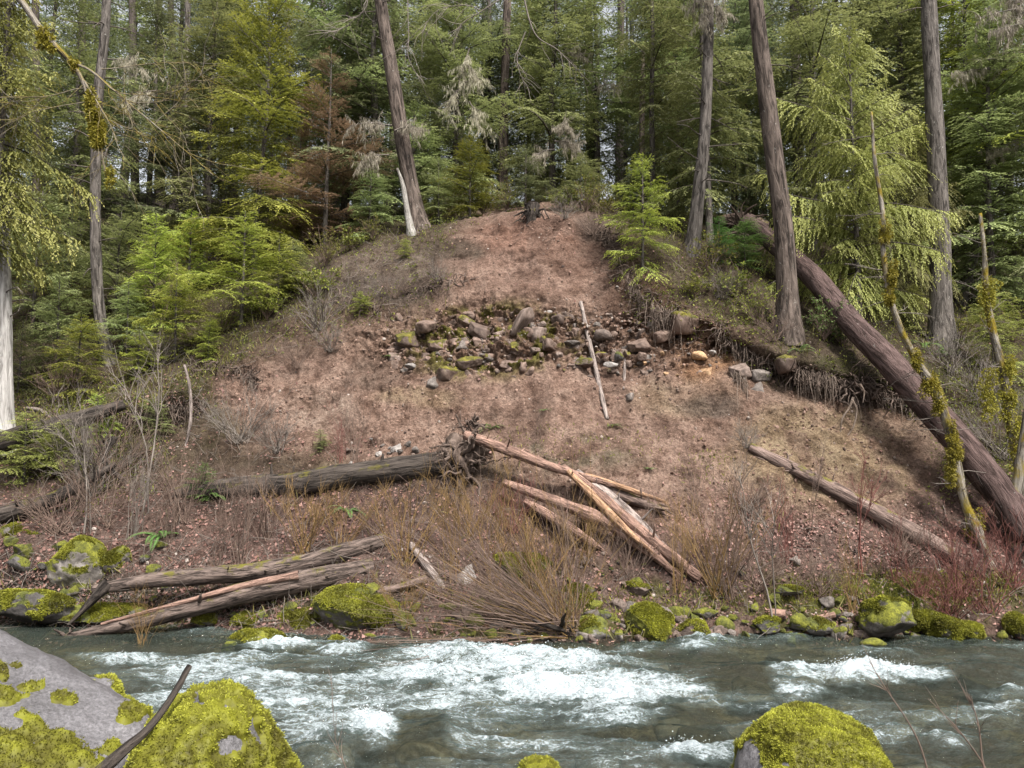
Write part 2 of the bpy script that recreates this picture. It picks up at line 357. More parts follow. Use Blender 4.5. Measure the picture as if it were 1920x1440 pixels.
# ---------------------------------------------------------------- terrain of the far bank
TAB = {
 -60: [(1165,18.7),(1110,18.9),(1020,19.4),(960,20.3),(890,21.6),(830,22.8),(770,24.2),(700,26),(560,31.5),(430,41),(330,58)],
 120: [(1168,18.6),(1120,18.7),(1010,19.1),(955,20.3),(880,21.8),(820,23),(765,24.2),(700,26),(560,31.5),(430,41),(330,58)],
 280: [(1172,18.4),(1130,18.7),(1040,19.6),(950,20.8),(860,22.2),(800,23.7),(762,23.0),(700,25),(560,31),(430,41),(340,55)],
 400: [(1180,18.1),(1130,18.5),(1040,19.6),(950,20.8),(860,22.2),(760,23.9),(700,24),(655,25.3),(560,29.5),(440,39),(350,52)],
 520: [(1192,17.5),(1130,18.2),(1030,19.5),(940,20.8),(850,22),(740,23.4),(660,24.6),(600,25.8),(520,28.5),(430,36),(360,50)],
 650: [(1200,17.2),(1130,17.9),(1030,19.2),(940,20.5),(860,21.6),(760,22.9),(650,24.3),(580,25.2),(490,27.6),(430,31),(380,46)],
 800: [(1208,16.9),(1130,17.8),(1020,19.1),(930,20.4),(850,21.4),(740,22.7),(640,23.7),(570,24.6),(490,26.3),(425,28.4),(380,44)],
1000: [(1208,16.9),(1130,17.7),(1010,19.1),(910,20.4),(820,21.5),(710,22.8),(620,23.5),(560,24.2),(470,25.8),(404,27.2),(372,42)],
1140: [(1205,16.9),(1110,17.9),(1000,19.2),(900,20.5),(810,21.5),(710,22.7),(620,23.5),(560,24.2),(480,25.6),(400,27),(372,42)],
1220: [(1202,17),(1110,18),(1000,19.3),(900,20.6),(800,21.7),(700,23),(620,23.9),(575,23.5),(500,24.4),(430,26.5),(378,42)],
1340: [(1198,17.1),(1110,18.1),(1000,19.3),(900,20.5),(800,21.6),(710,22.6),(640,23.5),(600,22.9),(520,24.6),(440,27.5),(385,42)],
1470: [(1195,17.2),(1110,18.1),(1000,19.3),(900,20.4),(820,21.3),(750,22.2),(705,23.15),(670,22.0),(610,23.0),(480,27.5),(400,42)],
1600: [(1195,17.2),(1110,18.1),(1000,19.2),(910,20.2),(840,21),(770,22),(735,22.95),(705,21.6),(620,23.6),(500,28.5),(410,42)],
1720: [(1195,17.2),(1100,18.1),(1000,19.1),(920,20),(850,20.9),(790,21.8),(760,22.1),(710,21.9),(620,25),(520,30),(420,44)],
1840: [(1198,17.1),(1100,18),(1010,18.9),(930,19.8),(860,20.8),(800,21.7),(750,22.7),(690,24),(610,27),(520,32),(430,45)],
1980: [(1200,17),(1100,18),(1010,18.9),(930,19.8),(860,20.8),(800,21.8),(750,22.8),(690,24.2),(610,27.5),(520,33),(430,46)]}
cpx = np.array(sorted(TAB)); K = 11
PXc = np.concatenate([np.linspace(-1100, -30, 70, endpoint=False), np.linspace(-30, 1950, 960, endpoint=False), np.linspace(1950, 3000, 70)])
ctrl = np.zeros((K+5, len(PXc), 2))          # (y, z) of the control rows
for k in range(K):
    py = np.interp(PXc, cpx, [TAB[c][k][0] for c in cpx]); d = np.interp(PXc, cpx, [TAB[c][k][1] for c in cpx])
    q = W(960, py, d); ctrl[k+3] = q[..., 1:]
ctrl[3, :, 1] = .02
ctrl[0] = (6.0, .2); ctrl[1] = (8.6, -.55); ctrl[2, :, 0] = ctrl[3, :, 0]-1.3; ctrl[2, :, 1] = -.5
ctrl[K+3, :, 0] = 78; ctrl[K+3, :, 1] = ctrl[K+2, :, 1]+1.5; ctrl[K+4] = (170, 12.0)
cnt = [12, 50, 26]+[44, 52, 46, 44, 44, 44, 44, 44, 50, 40]+[16, 10]
tt = np.concatenate([i+np.arange(c)/c for i, c in enumerate(cnt)]+[[len(cnt)]])
i0 = np.minimum(tt.astype(int), len(cnt)-1); u = (tt-i0)[:, None, None]
G0 = ctrl[i0]*(1-u)+ctrl[i0+1]*u
def box(A, r, ax):
    P_ = np.concatenate([np.repeat(np.take(A, [0], ax), r, ax), A, np.repeat(np.take(A, [-1], ax), r, ax)], ax)
    c = np.cumsum(P_, ax); c = np.concatenate([np.zeros_like(np.take(c, [0], ax)), c], ax); n_ = A.shape[ax]
    return (np.take(c, np.arange(2*r+1, 2*r+1+n_), ax)-np.take(c, np.arange(n_), ax))/(2*r+1)
for _ in range(2): G0 = box(box(G0, 9, 0), 18, 1)
nr, ncl = G0.shape[:2]
sx = ((PXc-960)/F_PX)[None]*np.ones((nr, 1))
TP = np.stack([sx*G0[..., 0]*1.0, G0[..., 0], G0[..., 1]], -1)
dN = nrm(np.cross(np.gradient(TP, axis=1), np.gradient(TP, axis=0)))
px_, py_ = proj(TP)
wn = fbm(TP, .6, 3, 3)*30
def ell(cx, cy, rx, ry, soft=.35):
    d = np.sqrt(((px_-cx+wn)/rx)**2+((py_-cy+wn*.7)/ry)**2); return 1-smooth(1-soft, 1+soft, d)
bandm = np.clip(ell(930, 635, 260, 62)+ell(1240, 640, 130, 50)*.8, 0, 1)
slide = np.clip(ell(960, 700, 430, 140)+ell(1010, 500, 170, 120)+ell(1000, 820, 520, 60)+ell(1250, 850, 260, 150)+ell(1560, 860, 200, 110)+ell(560, 750, 150, 60), 0, 1)
shore = smooth(1040, 1120, py_)*smooth(1260, 1200, py_)
am = fbm(TP, .35, 3, 11)*.26+fbm(TP, 1.1, 3, 12)*.17+ridged(TP*np.array([1, 1, .22]), .75, 3, 21)*.16*slide-.14*bandm+.12*fbm(TP*np.array([.4, .4, 1.8]), 1.5, 3, 22)*slide
am = am+ridged(TP, 1.7, 3, 13)*(.07-.03*slide)+fbm(TP, 5, 3, 14)*(.05-.01*slide+.05*bandm+.05*shore)+np.maximum(0, fbm(TP, 9, 2, 19)-.25)*.10-np.maximum(0, fbm(TP, 3.3, 3, 20)-.2)*.22*slide
cobr = ridged(TP*np.array([1, 1, 1.6]), 3.2, 2, 15); am = am+bandm*np.maximum(0, cobr-.1)*.34
am = am+fbm(TP*np.array([1, 1, .25]), 2.6, 3, 18)*.07*slide       # downslope rills
am = am*smooth(60, 30, TP[..., 1])+fbm(TP, .12, 3, 16)*1.2*smooth(34, 60, TP[..., 1])
TP = TP+dN*am[..., None]
px_, py_ = proj(TP)
soil = np.zeros(TP.shape)+np.array([.115, .085, .06])
def lay(c, m): 
    global soil
    m = np.clip(m, 0, 1)[..., None]; soil = soil*(1-m)+np.array(c)*m
lay((.085, .08, .035), smooth(.0, .35, fbm(TP, .8, 3, 31))*.7)                       # mossy forest floor
lay((.20, .13, .115), smooth(850, 950, py_)*.85)                                  # litter slope
lay((.345, .228, .185), slide)
lay((.20, .15, .125), ell(720, 505, 130, 50)*.85)
lay((.34, .215, .175), ell(1010, 500, 130, 50)*.5); lay((.30, .17, .13), ell(980, 440, 90, 40)*.8)
lay((.40, .29, .24), ell(600, 765, 70, 45)*.8); lay((.36, .26, .17), ell(800, 745, 90, 20)*.6)
lay((.37, .27, .175), ell(1540, 850, 170, 90)*.85); lay((.34, .25, .17), ell(1290, 740, 110, 40)*.6); lay((.36, .235, .19), smooth(.1, .3, fbm(TP*np.array([1, 1, .15]), .9, 3, 39))*slide*.5); lay((.20, .125, .10), smooth(.12, .3, fbm(TP*np.array([1, 1, .15]), 1.2, 3, 38))*slide*.6); lay((.36, .19, .10), ell(1310, 660, 60, 50)*.8)
lay((.30, .15, .09), ell(1230, 600, 60, 40)*.6); lay((.29, .185, .14), bandm*.75)
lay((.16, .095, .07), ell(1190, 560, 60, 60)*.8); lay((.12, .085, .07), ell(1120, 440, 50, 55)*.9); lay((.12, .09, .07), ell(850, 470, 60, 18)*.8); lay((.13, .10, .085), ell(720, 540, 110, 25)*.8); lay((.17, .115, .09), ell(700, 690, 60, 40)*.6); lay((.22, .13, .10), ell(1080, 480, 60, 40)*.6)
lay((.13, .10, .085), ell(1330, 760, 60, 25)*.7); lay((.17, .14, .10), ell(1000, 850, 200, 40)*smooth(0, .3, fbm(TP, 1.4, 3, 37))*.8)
lay((.15, .14, .02), ell(920, 640, 170, 66)*smooth(-.08, .15, fbm(TP, 2.6, 4, 33))*.9)
lay((.20, .12, .11), ell(640, 950, 120, 40)*.8)
lay((.12, .13, .035), ell(1700, 1110, 200, 40)*smooth(-.2, .2, fbm(TP, 1.5, 3, 34)))
lay((.11, .11, .03), shore*smooth(.0, .25, fbm(TP, 1.3, 3, 36))*.8)
lay((.05, .045, .04), ell(100, 1120, 220, 60)*.8)
lay((.09, .06, .05), smooth(900, 925, py_)*smooth(985, 950, py_)*smooth(350, 420, px_)*smooth(900, 840, px_)*.6); lay((.07, .06, .03), smooth(1085, 1110, py_)*smooth(1175, 1150, py_)*smooth(840, 700, px_)*.75)  # shade under the rootwad and driftwood logs painted into the soil colour
lay((.34, .25, .17), smooth(1195, 1215, py_)*smooth(-.2, .3, fbm(TP, .9, 3, 40)))
lay((.06, .05, .038), smooth(30, 10, py_-1190)*smooth(1185, 1200, py_))
soil = soil*np.array([.485, .495, .475])
idx = np.arange(nr*ncl).reshape(nr, ncl)
TF = np.stack([idx[:-1, :-1], idx[:-1, 1:], idx[1:, 1:], idx[1:, :-1]], -1).reshape(-1, 4)
me = mesh('hillside', TP.reshape(-1, 3), TF, M['soil'], {'soil': soil.reshape(-1, 3)})
hill = link('hillside_ground', me); tag(hill, kind='structure')
sub = TP[::2, ::2]; i2 = np.arange(sub.shape[0]*sub.shape[1]).reshape(sub.shape[:2])
F2 = np.stack([i2[:-1, :-1], i2[:-1, 1:], i2[1:, 1:], i2[1:, :-1]], -1).reshape(-1, 4)
BV = BVHTree.FromPolygons(sub.reshape(-1, 3).tolist(), F2.tolist())
CO = Vector((0, 0, CAMZ))
def hit(px, py, up=0.0):
    d = Vector(W(px, py, 10.0).tolist())-CO; d.normalize()
    l, nn, i, ds = BV.ray_cast(CO, d)
    if l is None: l = CO+d*60; nn = Vector((0, 0, 1))
    if nn.dot(d) > 0: nn = -nn
    return np.array(l)+np.array(nn)*up, np.array(nn)
def gz(x, y):
    l, nn, i, ds = BV.ray_cast(Vector((x, y, 90)), Vector((0, 0, -1))); return l.z if l else 0.0
def gpd(px, d, py=None):                         # ground point in column px at distance d
    x = (px-960)/F_PX*d*1.01; return np.array([x, d, gz(x, d)])
# near bank behind and below the camera
xs = np.linspace(-16, 16, 120); ys = np.linspace(-14, 6.3, 90); X, Y = np.meshgrid(xs, ys)
Z = np.interp(Y, [-14, 0, 3, 6.3], [3.2, 2.1, 1.4, .1])+fbm(np.stack([X, Y, X*0], -1), .8, 4, 5)*.25
i3 = np.arange(X.size).reshape(X.shape)
F3 = np.stack([i3[:-1, :-1], i3[:-1, 1:], i3[1:, 1:], i3[1:, :-1]], -1).reshape(-1, 4)
nb = link('near_bank_ground', mesh('near_bank', np.stack([X, Y, Z], -1).reshape(-1, 3), F3, M['soil'], {'soil': np.zeros((X.size, 3))+[.13, .11, .09]}))
tag(nb, kind='structure')

# ---------------------------------------------------------------- river water, flowing right to left
m, n, p = mat('river_water', .06, .5); M['water'] = m
g = gpos(n); pos = g.outputs['Position']; fo = attr(n, 'foam').outputs['Fac']
v = scaled(n, pos, (.8, 2.4, 1.2))
n1 = noise(n, v, 4.2, 9, .78, 2.2); n2 = noise(n, scaled(n, pos, (2.2, 8.0, 3.0)), 5.0, 6, .8, 2.4)
val = math_(n, 'ADD', fo, math_(n, 'MULTIPLY', math_(n, 'SUBTRACT', n1, .5), 1.3))
val = math_(n, 'ADD', val, math_(n, 'MULTIPLY', math_(n, 'SUBTRACT', n2, .5), 1.1))
fm = ramp(n, val, [(.45, (0, 0, 0)), (.53, (.12, .12, .12)), (.62, (.6, .6, .6)), (.80, (1, 1, 1))])
deep = mix(n, ramp(n, fo, [(.2, (0, 0, 0)), (.62, (1, 1, 1))]), (.046, .058, .048), (.21, .27, .26))
p.inputs['IOR'].default_value = 1.33
n.links.new(deep, p.inputs['Base Color'])
hb = math_(n, 'ADD', math_(n, 'MULTIPLY', n1, .6), math_(n, 'MULTIPLY', n2, .4)); bump(n, p, hb, .08, .8)
tr = N_(n, 'ShaderNodeBsdfTransparent'); tr.inputs[0].default_value = (.70, .74, .62, 1)
fr = N_(n, 'ShaderNodeFresnel', IOR=1.33); gl = N_(n, 'ShaderNodeMixShader')
clear = math_(n, 'MULTIPLY', math_(n, 'SUBTRACT', 1.0, fr.outputs[0], True), .70)
n.links.new(clear, gl.inputs[0]); n.links.new(p.outputs[0], gl.inputs[1]); n.links.new(tr.outputs[0], gl.inputs[2])
fd = N_(n, 'ShaderNodeBsdfPrincipled', Roughness=.55); n3 = noise(n, scaled(n, pos, (6, 17, 9)), 3.0, 5, .75, 2.0); fcol = ramp(n, n3, [(.36, (.14, .185, .19)), (.5, (.31, .355, .375)), (.64, (.52, .57, .61))]); n.links.new(fcol, fd.inputs['Base Color'])
bb = N_(n, 'ShaderNodeBump'); bb.inputs['Distance'].default_value = .06; bb.inputs['Strength'].default_value = .8; n.links.new(hb, bb.inputs['Height']); n.links.new(bb.outputs[0], fd.inputs['Normal'])
mx = N_(n, 'ShaderNodeMixShader'); n.links.new(fm, mx.inputs[0]); n.links.new(gl.outputs[0], mx.inputs[1]); n.links.new(fd.outputs[0], mx.inputs[2])
n.links.new(mx.outputs[0], n.nodes['Material Output'].inputs[0])
wc = np.linspace(-1000, 2900, 1500); wy = np.concatenate([np.linspace(6.2, 9.5, 30, endpoint=False), np.linspace(9.5, 20.5, 400)])
SX, WY = np.meshgrid((wc-960)/F_PX, wy); WX = SX*WY
WP = np.stack([WX, WY, WX*0], -1); wpx, wpy = proj(WP)
warp = np.stack([fbm(WP*[.5, 1.2, 1], 1.2, 3, 41), fbm(WP*[.5, 1.2, 1], 1.2, 3, 42)], -1)
FOAM = [(220,1238,140,11,.50),(510,1215,70,13,.75),(625,1222,50,11,.85),(880,1240,170,28,.9),(950,1265,330,38,.78),(1120,1295,225,42,1.0),(1050,1235,100,18,.8),
        (860,1330,330,52,.62),(1150,1350,130,26,.75),(700,1375,62,42,1.05),(540,1300,210,42,.5),(400,1275,150,34,.5),(350,1320,100,40,.45),(600,1380,110,60,.5),
        (1650,1272,145,21,1.0),(1520,1262,140,13,.6),(1475,1290,60,20,.65),(1890,1300,90,16,.55),(1850,1330,120,15,.45),(1330,1422,110,18,.75),(1340,1400,60,10,.5),
        (1720,1350,260,12,.3),(1000,1400,260,20,.33),(1180,1215,60,8,.5),(1310,1210,60,9,.6),(1600,1390,200,20,.25),(1790,1390,60,15,.4),(480,1240,250,8,.45)]
foam = np.zeros(WX.shape)
for cx, cy, rx, ry, s in FOAM:
    d = np.sqrt(((wpx-cx+warp[..., 0]*50)/rx)**2+((wpy-cy+warp[..., 1]*16)/ry)**2)
    foam = np.maximum(foam, s*(1-smooth(.45, 1.25, d)))
# sharp upstream (right-hand) edges where the water drops over a rock
for cx, cy, rr in ((1345,1290,60),(1792,1272,50),(745,1380,50)):
    d = ((wpy-cy)/34)**2; foam = foam*(1-smooth(-8, 14, wpx-cx-warp[..., 0]*14)*smooth(1.6, .4, d)*smooth(110, 60, wpx-cx))
foam = np.clip(foam*.42+.235+.20*fbm(WP*[.35, 1.3, 1], 1.6, 4, 44)*smooth(23, 17, WY), 0, .8)
q = WP*[.55, 1.25, 1]; q = q+np.concatenate([warp*.35, warp[..., :1]*0], -1)
turb = fbm(q, 2.2, 4, 51, .55); rip = ridged(q, 3.4, 4, 52)
f_ = np.clip((foam-.17)/.6, 0, 1)
zz = .045*fbm(q, .8, 2, 50)+(.055+.20*f_)*turb+(.03+.10*f_)*rip+.10*f_
for cx, cy, rx, ry, hh in ((800,1392,70,26,.16),(1415,1275,75,26,.14),(1850,1262,60,16,.10),(1270,1345,60,26,.14),(620,1410,60,20,.12),(450,1225,45,10,.08),(860,1235,50,14,.12),(1230,1385,90,20,.08),(1160,1262,50,10,.1)):
    d = ((wpx-cx)/rx)**2+((wpy-cy)/ry)**2; zz = zz+hh*np.exp(-d); foam = foam-.14*np.exp(-d)
calm = smooth(420, 150, wpx)*smooth(1245, 1215, wpy); zz = zz*(1-.75*calm); foam = foam*(1-.5*calm)
hi = ridged(WP*[.7, 1.3, 1]+warp[..., :1]*.3, 7.5, 3, 61); vh = fbm(WP*[.8, 1.4, 1], 17, 2, 62)
zz = zz+(.012+.05*f_)*hi+(.004+.016*f_)*vh
fil = ridged(np.concatenate([WP[..., :1]*.55+warp[..., 1:]*.5, WP[..., 1:2]*1.7+warp[..., :1]*.5, WP[..., :1]*0], -1), 3.2, 5, 63)
foam = foam+.20*fil*smooth(.2, .4, foam)+.10*vh+.35*np.clip(zz-.06, -.1, .15)
WP[..., 2] = zz*smooth(23, 16.5, WY)
i3 = np.arange(WX.size).reshape(WX.shape)
F3 = np.stack([i3[:-1, :-1], i3[:-1, 1:], i3[1:, 1:], i3[1:, :-1]], -1).reshape(-1, 4)
wo = link('river_water', mesh('river_water', WP.reshape(-1, 3), F3, M['water'], {'foam': foam.ravel()})); tag(wo, kind='structure')
rng = np.random.RandomState(64); wgt = (np.clip(foam-.62, 0, .4)*(WY > 9.4)).ravel(); cw = np.cumsum(wgt); nd = 3600; i = np.minimum(np.searchsorted(cw, rng.rand(nd)*cw[-1]), len(cw)-1); Pd = WP.reshape(-1, 3)[i]+np.stack([rng.normal(0, .04, nd), rng.normal(0, .04, nd), np.abs(rng.normal(0, .06, nd))+.004], -1)
Vd = (ICO[1][0][None]*(.002+.005*rng.rand(nd)**3)[:, None, None]*[1.5, 1, 1]+Pd[:, None]).reshape(-1, 3); Fd = (ICO[1][1][None]+(np.arange(nd)*12)[:, None, None]).reshape(-1, 3) if len(ICO[1][0]) == 12 else (ICO[1][1][None]+(np.arange(nd)*len(ICO[1][0]))[:, None, None]).reshape(-1, 3)
m_d, _, p_d = mat('water_spray', .25, .5); p_d.inputs['Base Color'].default_value = (.75, .8, .84, 1); tag(link('spray_droplets', mesh('spray_droplets', Vd, Fd, m_d)), 'fine white droplets thrown up by the rapids', 'spray', None, 'stuff')

# ---------------------------------------------------------------- conifers
def conifer_geo(seed, H, h0, R, dens, gr, kind='hemlock', r0=None, trunk_gap=0.0, limbs_from=None):
    rng = np.random.RandomState(seed); T, L_, C = Geo(), Geo(), Geo()
    r0 = r0 or H*.0085+.01
    k = max(10, int(H*1.2)); zc = np.linspace(-.4, H, k); bend = np.stack([fbm(np.stack([zc*.15+seed, zc*0, zc*0], -1), 1, 2, 1), fbm(np.stack([zc*.15, zc*0+seed, zc*0], -1), 1, 2, 2)], -1)*H*.02
    P = np.stack([bend[:, 0], bend[:, 1], zc], -1); P[:, :2] -= np.array([np.interp(0, zc, bend[:, 0]), np.interp(0, zc, bend[:, 1])])
    rr = r0*(1-np.clip(zc/H, 0, 1))**.8+.008; rr = rr*(1+.5*np.exp(-np.clip(zc+.4, 0, 99)/max(.5*r0*3, .1)))
    V, F, tv = tubes(P, rr, 10 if H > 6 else 7, lump=.08, seed=seed); T.add(V, F, tuv=tv)
    n = int(dens*(H-h0)); u = (np.arange(n)+rng.rand(n))/n; h = h0+(H*.985-h0)*u**.92
    az = np.arange(n)*2.39996+rng.uniform(-.5, .5, n); uu = (h-h0)/(H-h0)
    prof = {'hemlock': ((1-uu)**.62*.92+.05)*np.clip(.55+uu*5, 0, 1), 'cedar': ((1-uu)**.55*.93+.05)*np.clip(.6+uu*4, 0, 1), 'fir': ((1-uu)**.7*.9+.05)*np.clip(.5+uu*5, 0, 1)}[kind if kind in ('hemlock', 'cedar') else 'fir']
    lump = np.clip(.8+.95*vnoise(np.stack([np.cos(az)*1.3+seed, np.sin(az)*1.3, h*(7/H+.5)], -1), 3), .12, 1.5)
    L = R*1.12*prof*lump*rng.uniform(.45, 1.15, n)+.05
    keep = rng.rand(n) > trunk_gap; h, az, L, uu = h[keep], az[keep], L[keep], uu[keep]; n = len(h)
    el = np.radians(np.interp(uu, [0, 1], [2, 48]))+rng.normal(0, .13, n); dr = {'hemlock': .34, 'cedar': .5}.get(kind, .2)*rng.uniform(.5, 1.4, n)*(1.1-uu)
    hd = np.stack([np.cos(az), np.sin(az), az*0], -1); O = np.stack([np.interp(h, zc, P[:, 0]), np.interp(h, zc, P[:, 1]), h], -1)
    swing = rng.normal(0, .22, n); side = np.stack([-hd[:, 1], hd[:, 0], az*0], -1)
    def pt(i, t):
        return O[i]+L[i, None]*(hd[i]*(t*np.cos(el[i]))[:, None]+side[i]*(swing[i]*t*t)[:, None]); 
    def ptz(i, t):
        q = pt(i, t); q[:, 2] += L[i]*(np.sin(el[i])*t-dr[i]*t*t+(.10*t**4 if kind == 'cedar' else 0)); return q
    kk = 6; tt_ = np.linspace(0, 1, kk); ii = np.repeat(np.arange(n), kk); BP = ptz(ii, np.tile(tt_, n)).reshape(n, kk, 3)
    BR = (L[:, None]*.011+.003)*(1-tt_[None]*.85); V, F, tv = tubes(BP, BR, 3); L_.add(V, F, tuv=tv)
    # laterals on both sides of every branch
    sp = gr*1.15; nl = np.maximum(3, (L/sp*2*.9).astype(int)); i = np.repeat(np.arange(n), nl); m = len(i)
    t = np.clip((np.concatenate([np.arange(a) for a in nl])+.5)/nl[i], 0, 1)*.92+.07; sd_ = np.where(np.arange(m) % 2 == 0, 1., -1.)
    kill = rng.rand(m) > .1; i, t, sd_ = i[kill], t[kill], sd_[kill]; m = len(i)
    p0 = ptz(i, t); p1 = ptz(i, np.minimum(t+.02, 1.05)); Tn = nrm(p1-p0); S = nrm(np.cross(Tn, [0, 0, 1.])); 
    ll = L[i]*.55*np.sin(np.pi*np.clip(t, .06, 1)**.75*.97)*rng.uniform(.6, 1.2, m)+gr*.8
    ll = np.minimum(ll, 1.0)
    a_ = np.radians(rng.uniform(42, 68, m)); D = Tn*np.cos(a_)[:, None]+S*(sd_*np.sin(a_))[:, None]
    D[:, 2] -= {'hemlock': .22, 'cedar': .75}.get(kind, .05)*rng.uniform(.3, 1.5, m); D = nrm(D+rng.normal(0, .08, (m, 3)))
    Nn = nrm(np.cross(D, Tn)); Nn = Nn*np.sign(Nn[:, 2:3]+1e-6); S2 = nrm(np.cross(Nn, D))
    nb = np.maximum(2, (ll/(gr*.42)).astype(int)); j = np.repeat(np.arange(m), nb); s = (np.concatenate([np.arange(a) for a in nb])+.6)/nb[j]; M_ = len(j)
    q = p0[j]+D[j]*(ll[j]*s)[:, None]; q[:, 2] -= ll[j]*s*s*{'hemlock': .25, 'cedar': .45}.get(kind, .08)
    sg = np.where(rng.rand(M_) < .5, 1., -1.); ba = np.radians(rng.uniform(15, 60, M_)); bd = D[j]*np.cos(ba)[:, None]+S2[j]*(sg*np.sin(ba))[:, None]
    bd[:, 2] -= {'hemlock': .15, 'cedar': .5}.get(kind, 0); bd = nrm(bd+rng.normal(0, .15, (M_, 3)))
    ws = nrm(np.cross(Nn[j]+rng.normal(0, .35, (M_, 3)), bd)); bl = gr*rng.uniform(.8, 1.5, M_)*(1.15-.4*s); wd = bl*{'hemlock': .36, 'cedar': .38}.get(kind, .40)
    V, F = blades(q, bd, ws, bl, wd); tint = rng.rand(M_)*.5+rng.rand(m)[j]*.5
    C.add(V, F, tint=np.repeat(tint, 4), tip=np.clip(np.repeat((s*.5+t[j]*.6-.35), 4)+np.tile([-.1, 0, .25, 0], M_), 0, 1))
    return T, L_, C, O, az
LIB = {}
def library(key, *a, **k):
    T, L_, C, O, az = conifer_geo(*a, **k)
    LIB[key] = (T.mesh(key+'_trunk', M['bark_grey']), L_.mesh(key+'_branches', M['limb']), C.mesh(key+'_crown', M['hem_mid']), a[1])
library('young', 1, 4.0, .05, 1.55, 17, .06); library('young2', 2, 4.0, .05, 1.75, 15, .06)
library('mid', 3, 9.5, .3, 2.5, 17, .09); library('mid2', 4, 9.5, .5, 2.5, 15, .09)
library('tall', 5, 17, .8, 3.3, 12, .12); library('tall2', 6, 17, 1.2, 3.1, 11, .12)
library('cedar', 7, 8.5, .3, 2.8, 18, .068, 'cedar'); library('cedar2', 8, 16, 1.5, 2.8, 15, .12, 'cedar')
library('cedarhigh', 12, 17, 6.3, 2.3, 20, .11, 'cedar'); library('sparse', 9, 7.5, .4, 2.3, 15, .055, 'fir', trunk_gap=.45)
library('high', 10, 24, 6, 3.2, 11, .17, 'fir', .26); library('high2', 11, 24, 3, 3.4, 11, .17, 'fir', .26)
def setmat(o, m):
    o.material_slots[0].link = 'OBJECT'; o.material_slots[0].material = m
def conifer(key, px, d, H, foliage_m, label, cat='tree', group=None, name='conifer', wide=1.0, bark_m='bark_grey', rot=None, py=None, seed=0, lean=(0, 0)):
    T, B, C, H0 = LIB[key]; P = gpd(px, d) if py is None else hit(px, py)[0]
    t = thing(name, P, label, cat, group); s = H/H0; t.scale = (s*wide, s*wide, s); t.rotation_euler = (lean[0], lean[1], (px*1.7+d*3.1+seed) % 6.283 if rot is None else rot)
    setmat(link('trunk', T, t), M[bark_m]); setmat(link('branches', B, t), M['limb']); setmat(link('crown', C, t), M[foliage_m]); return t

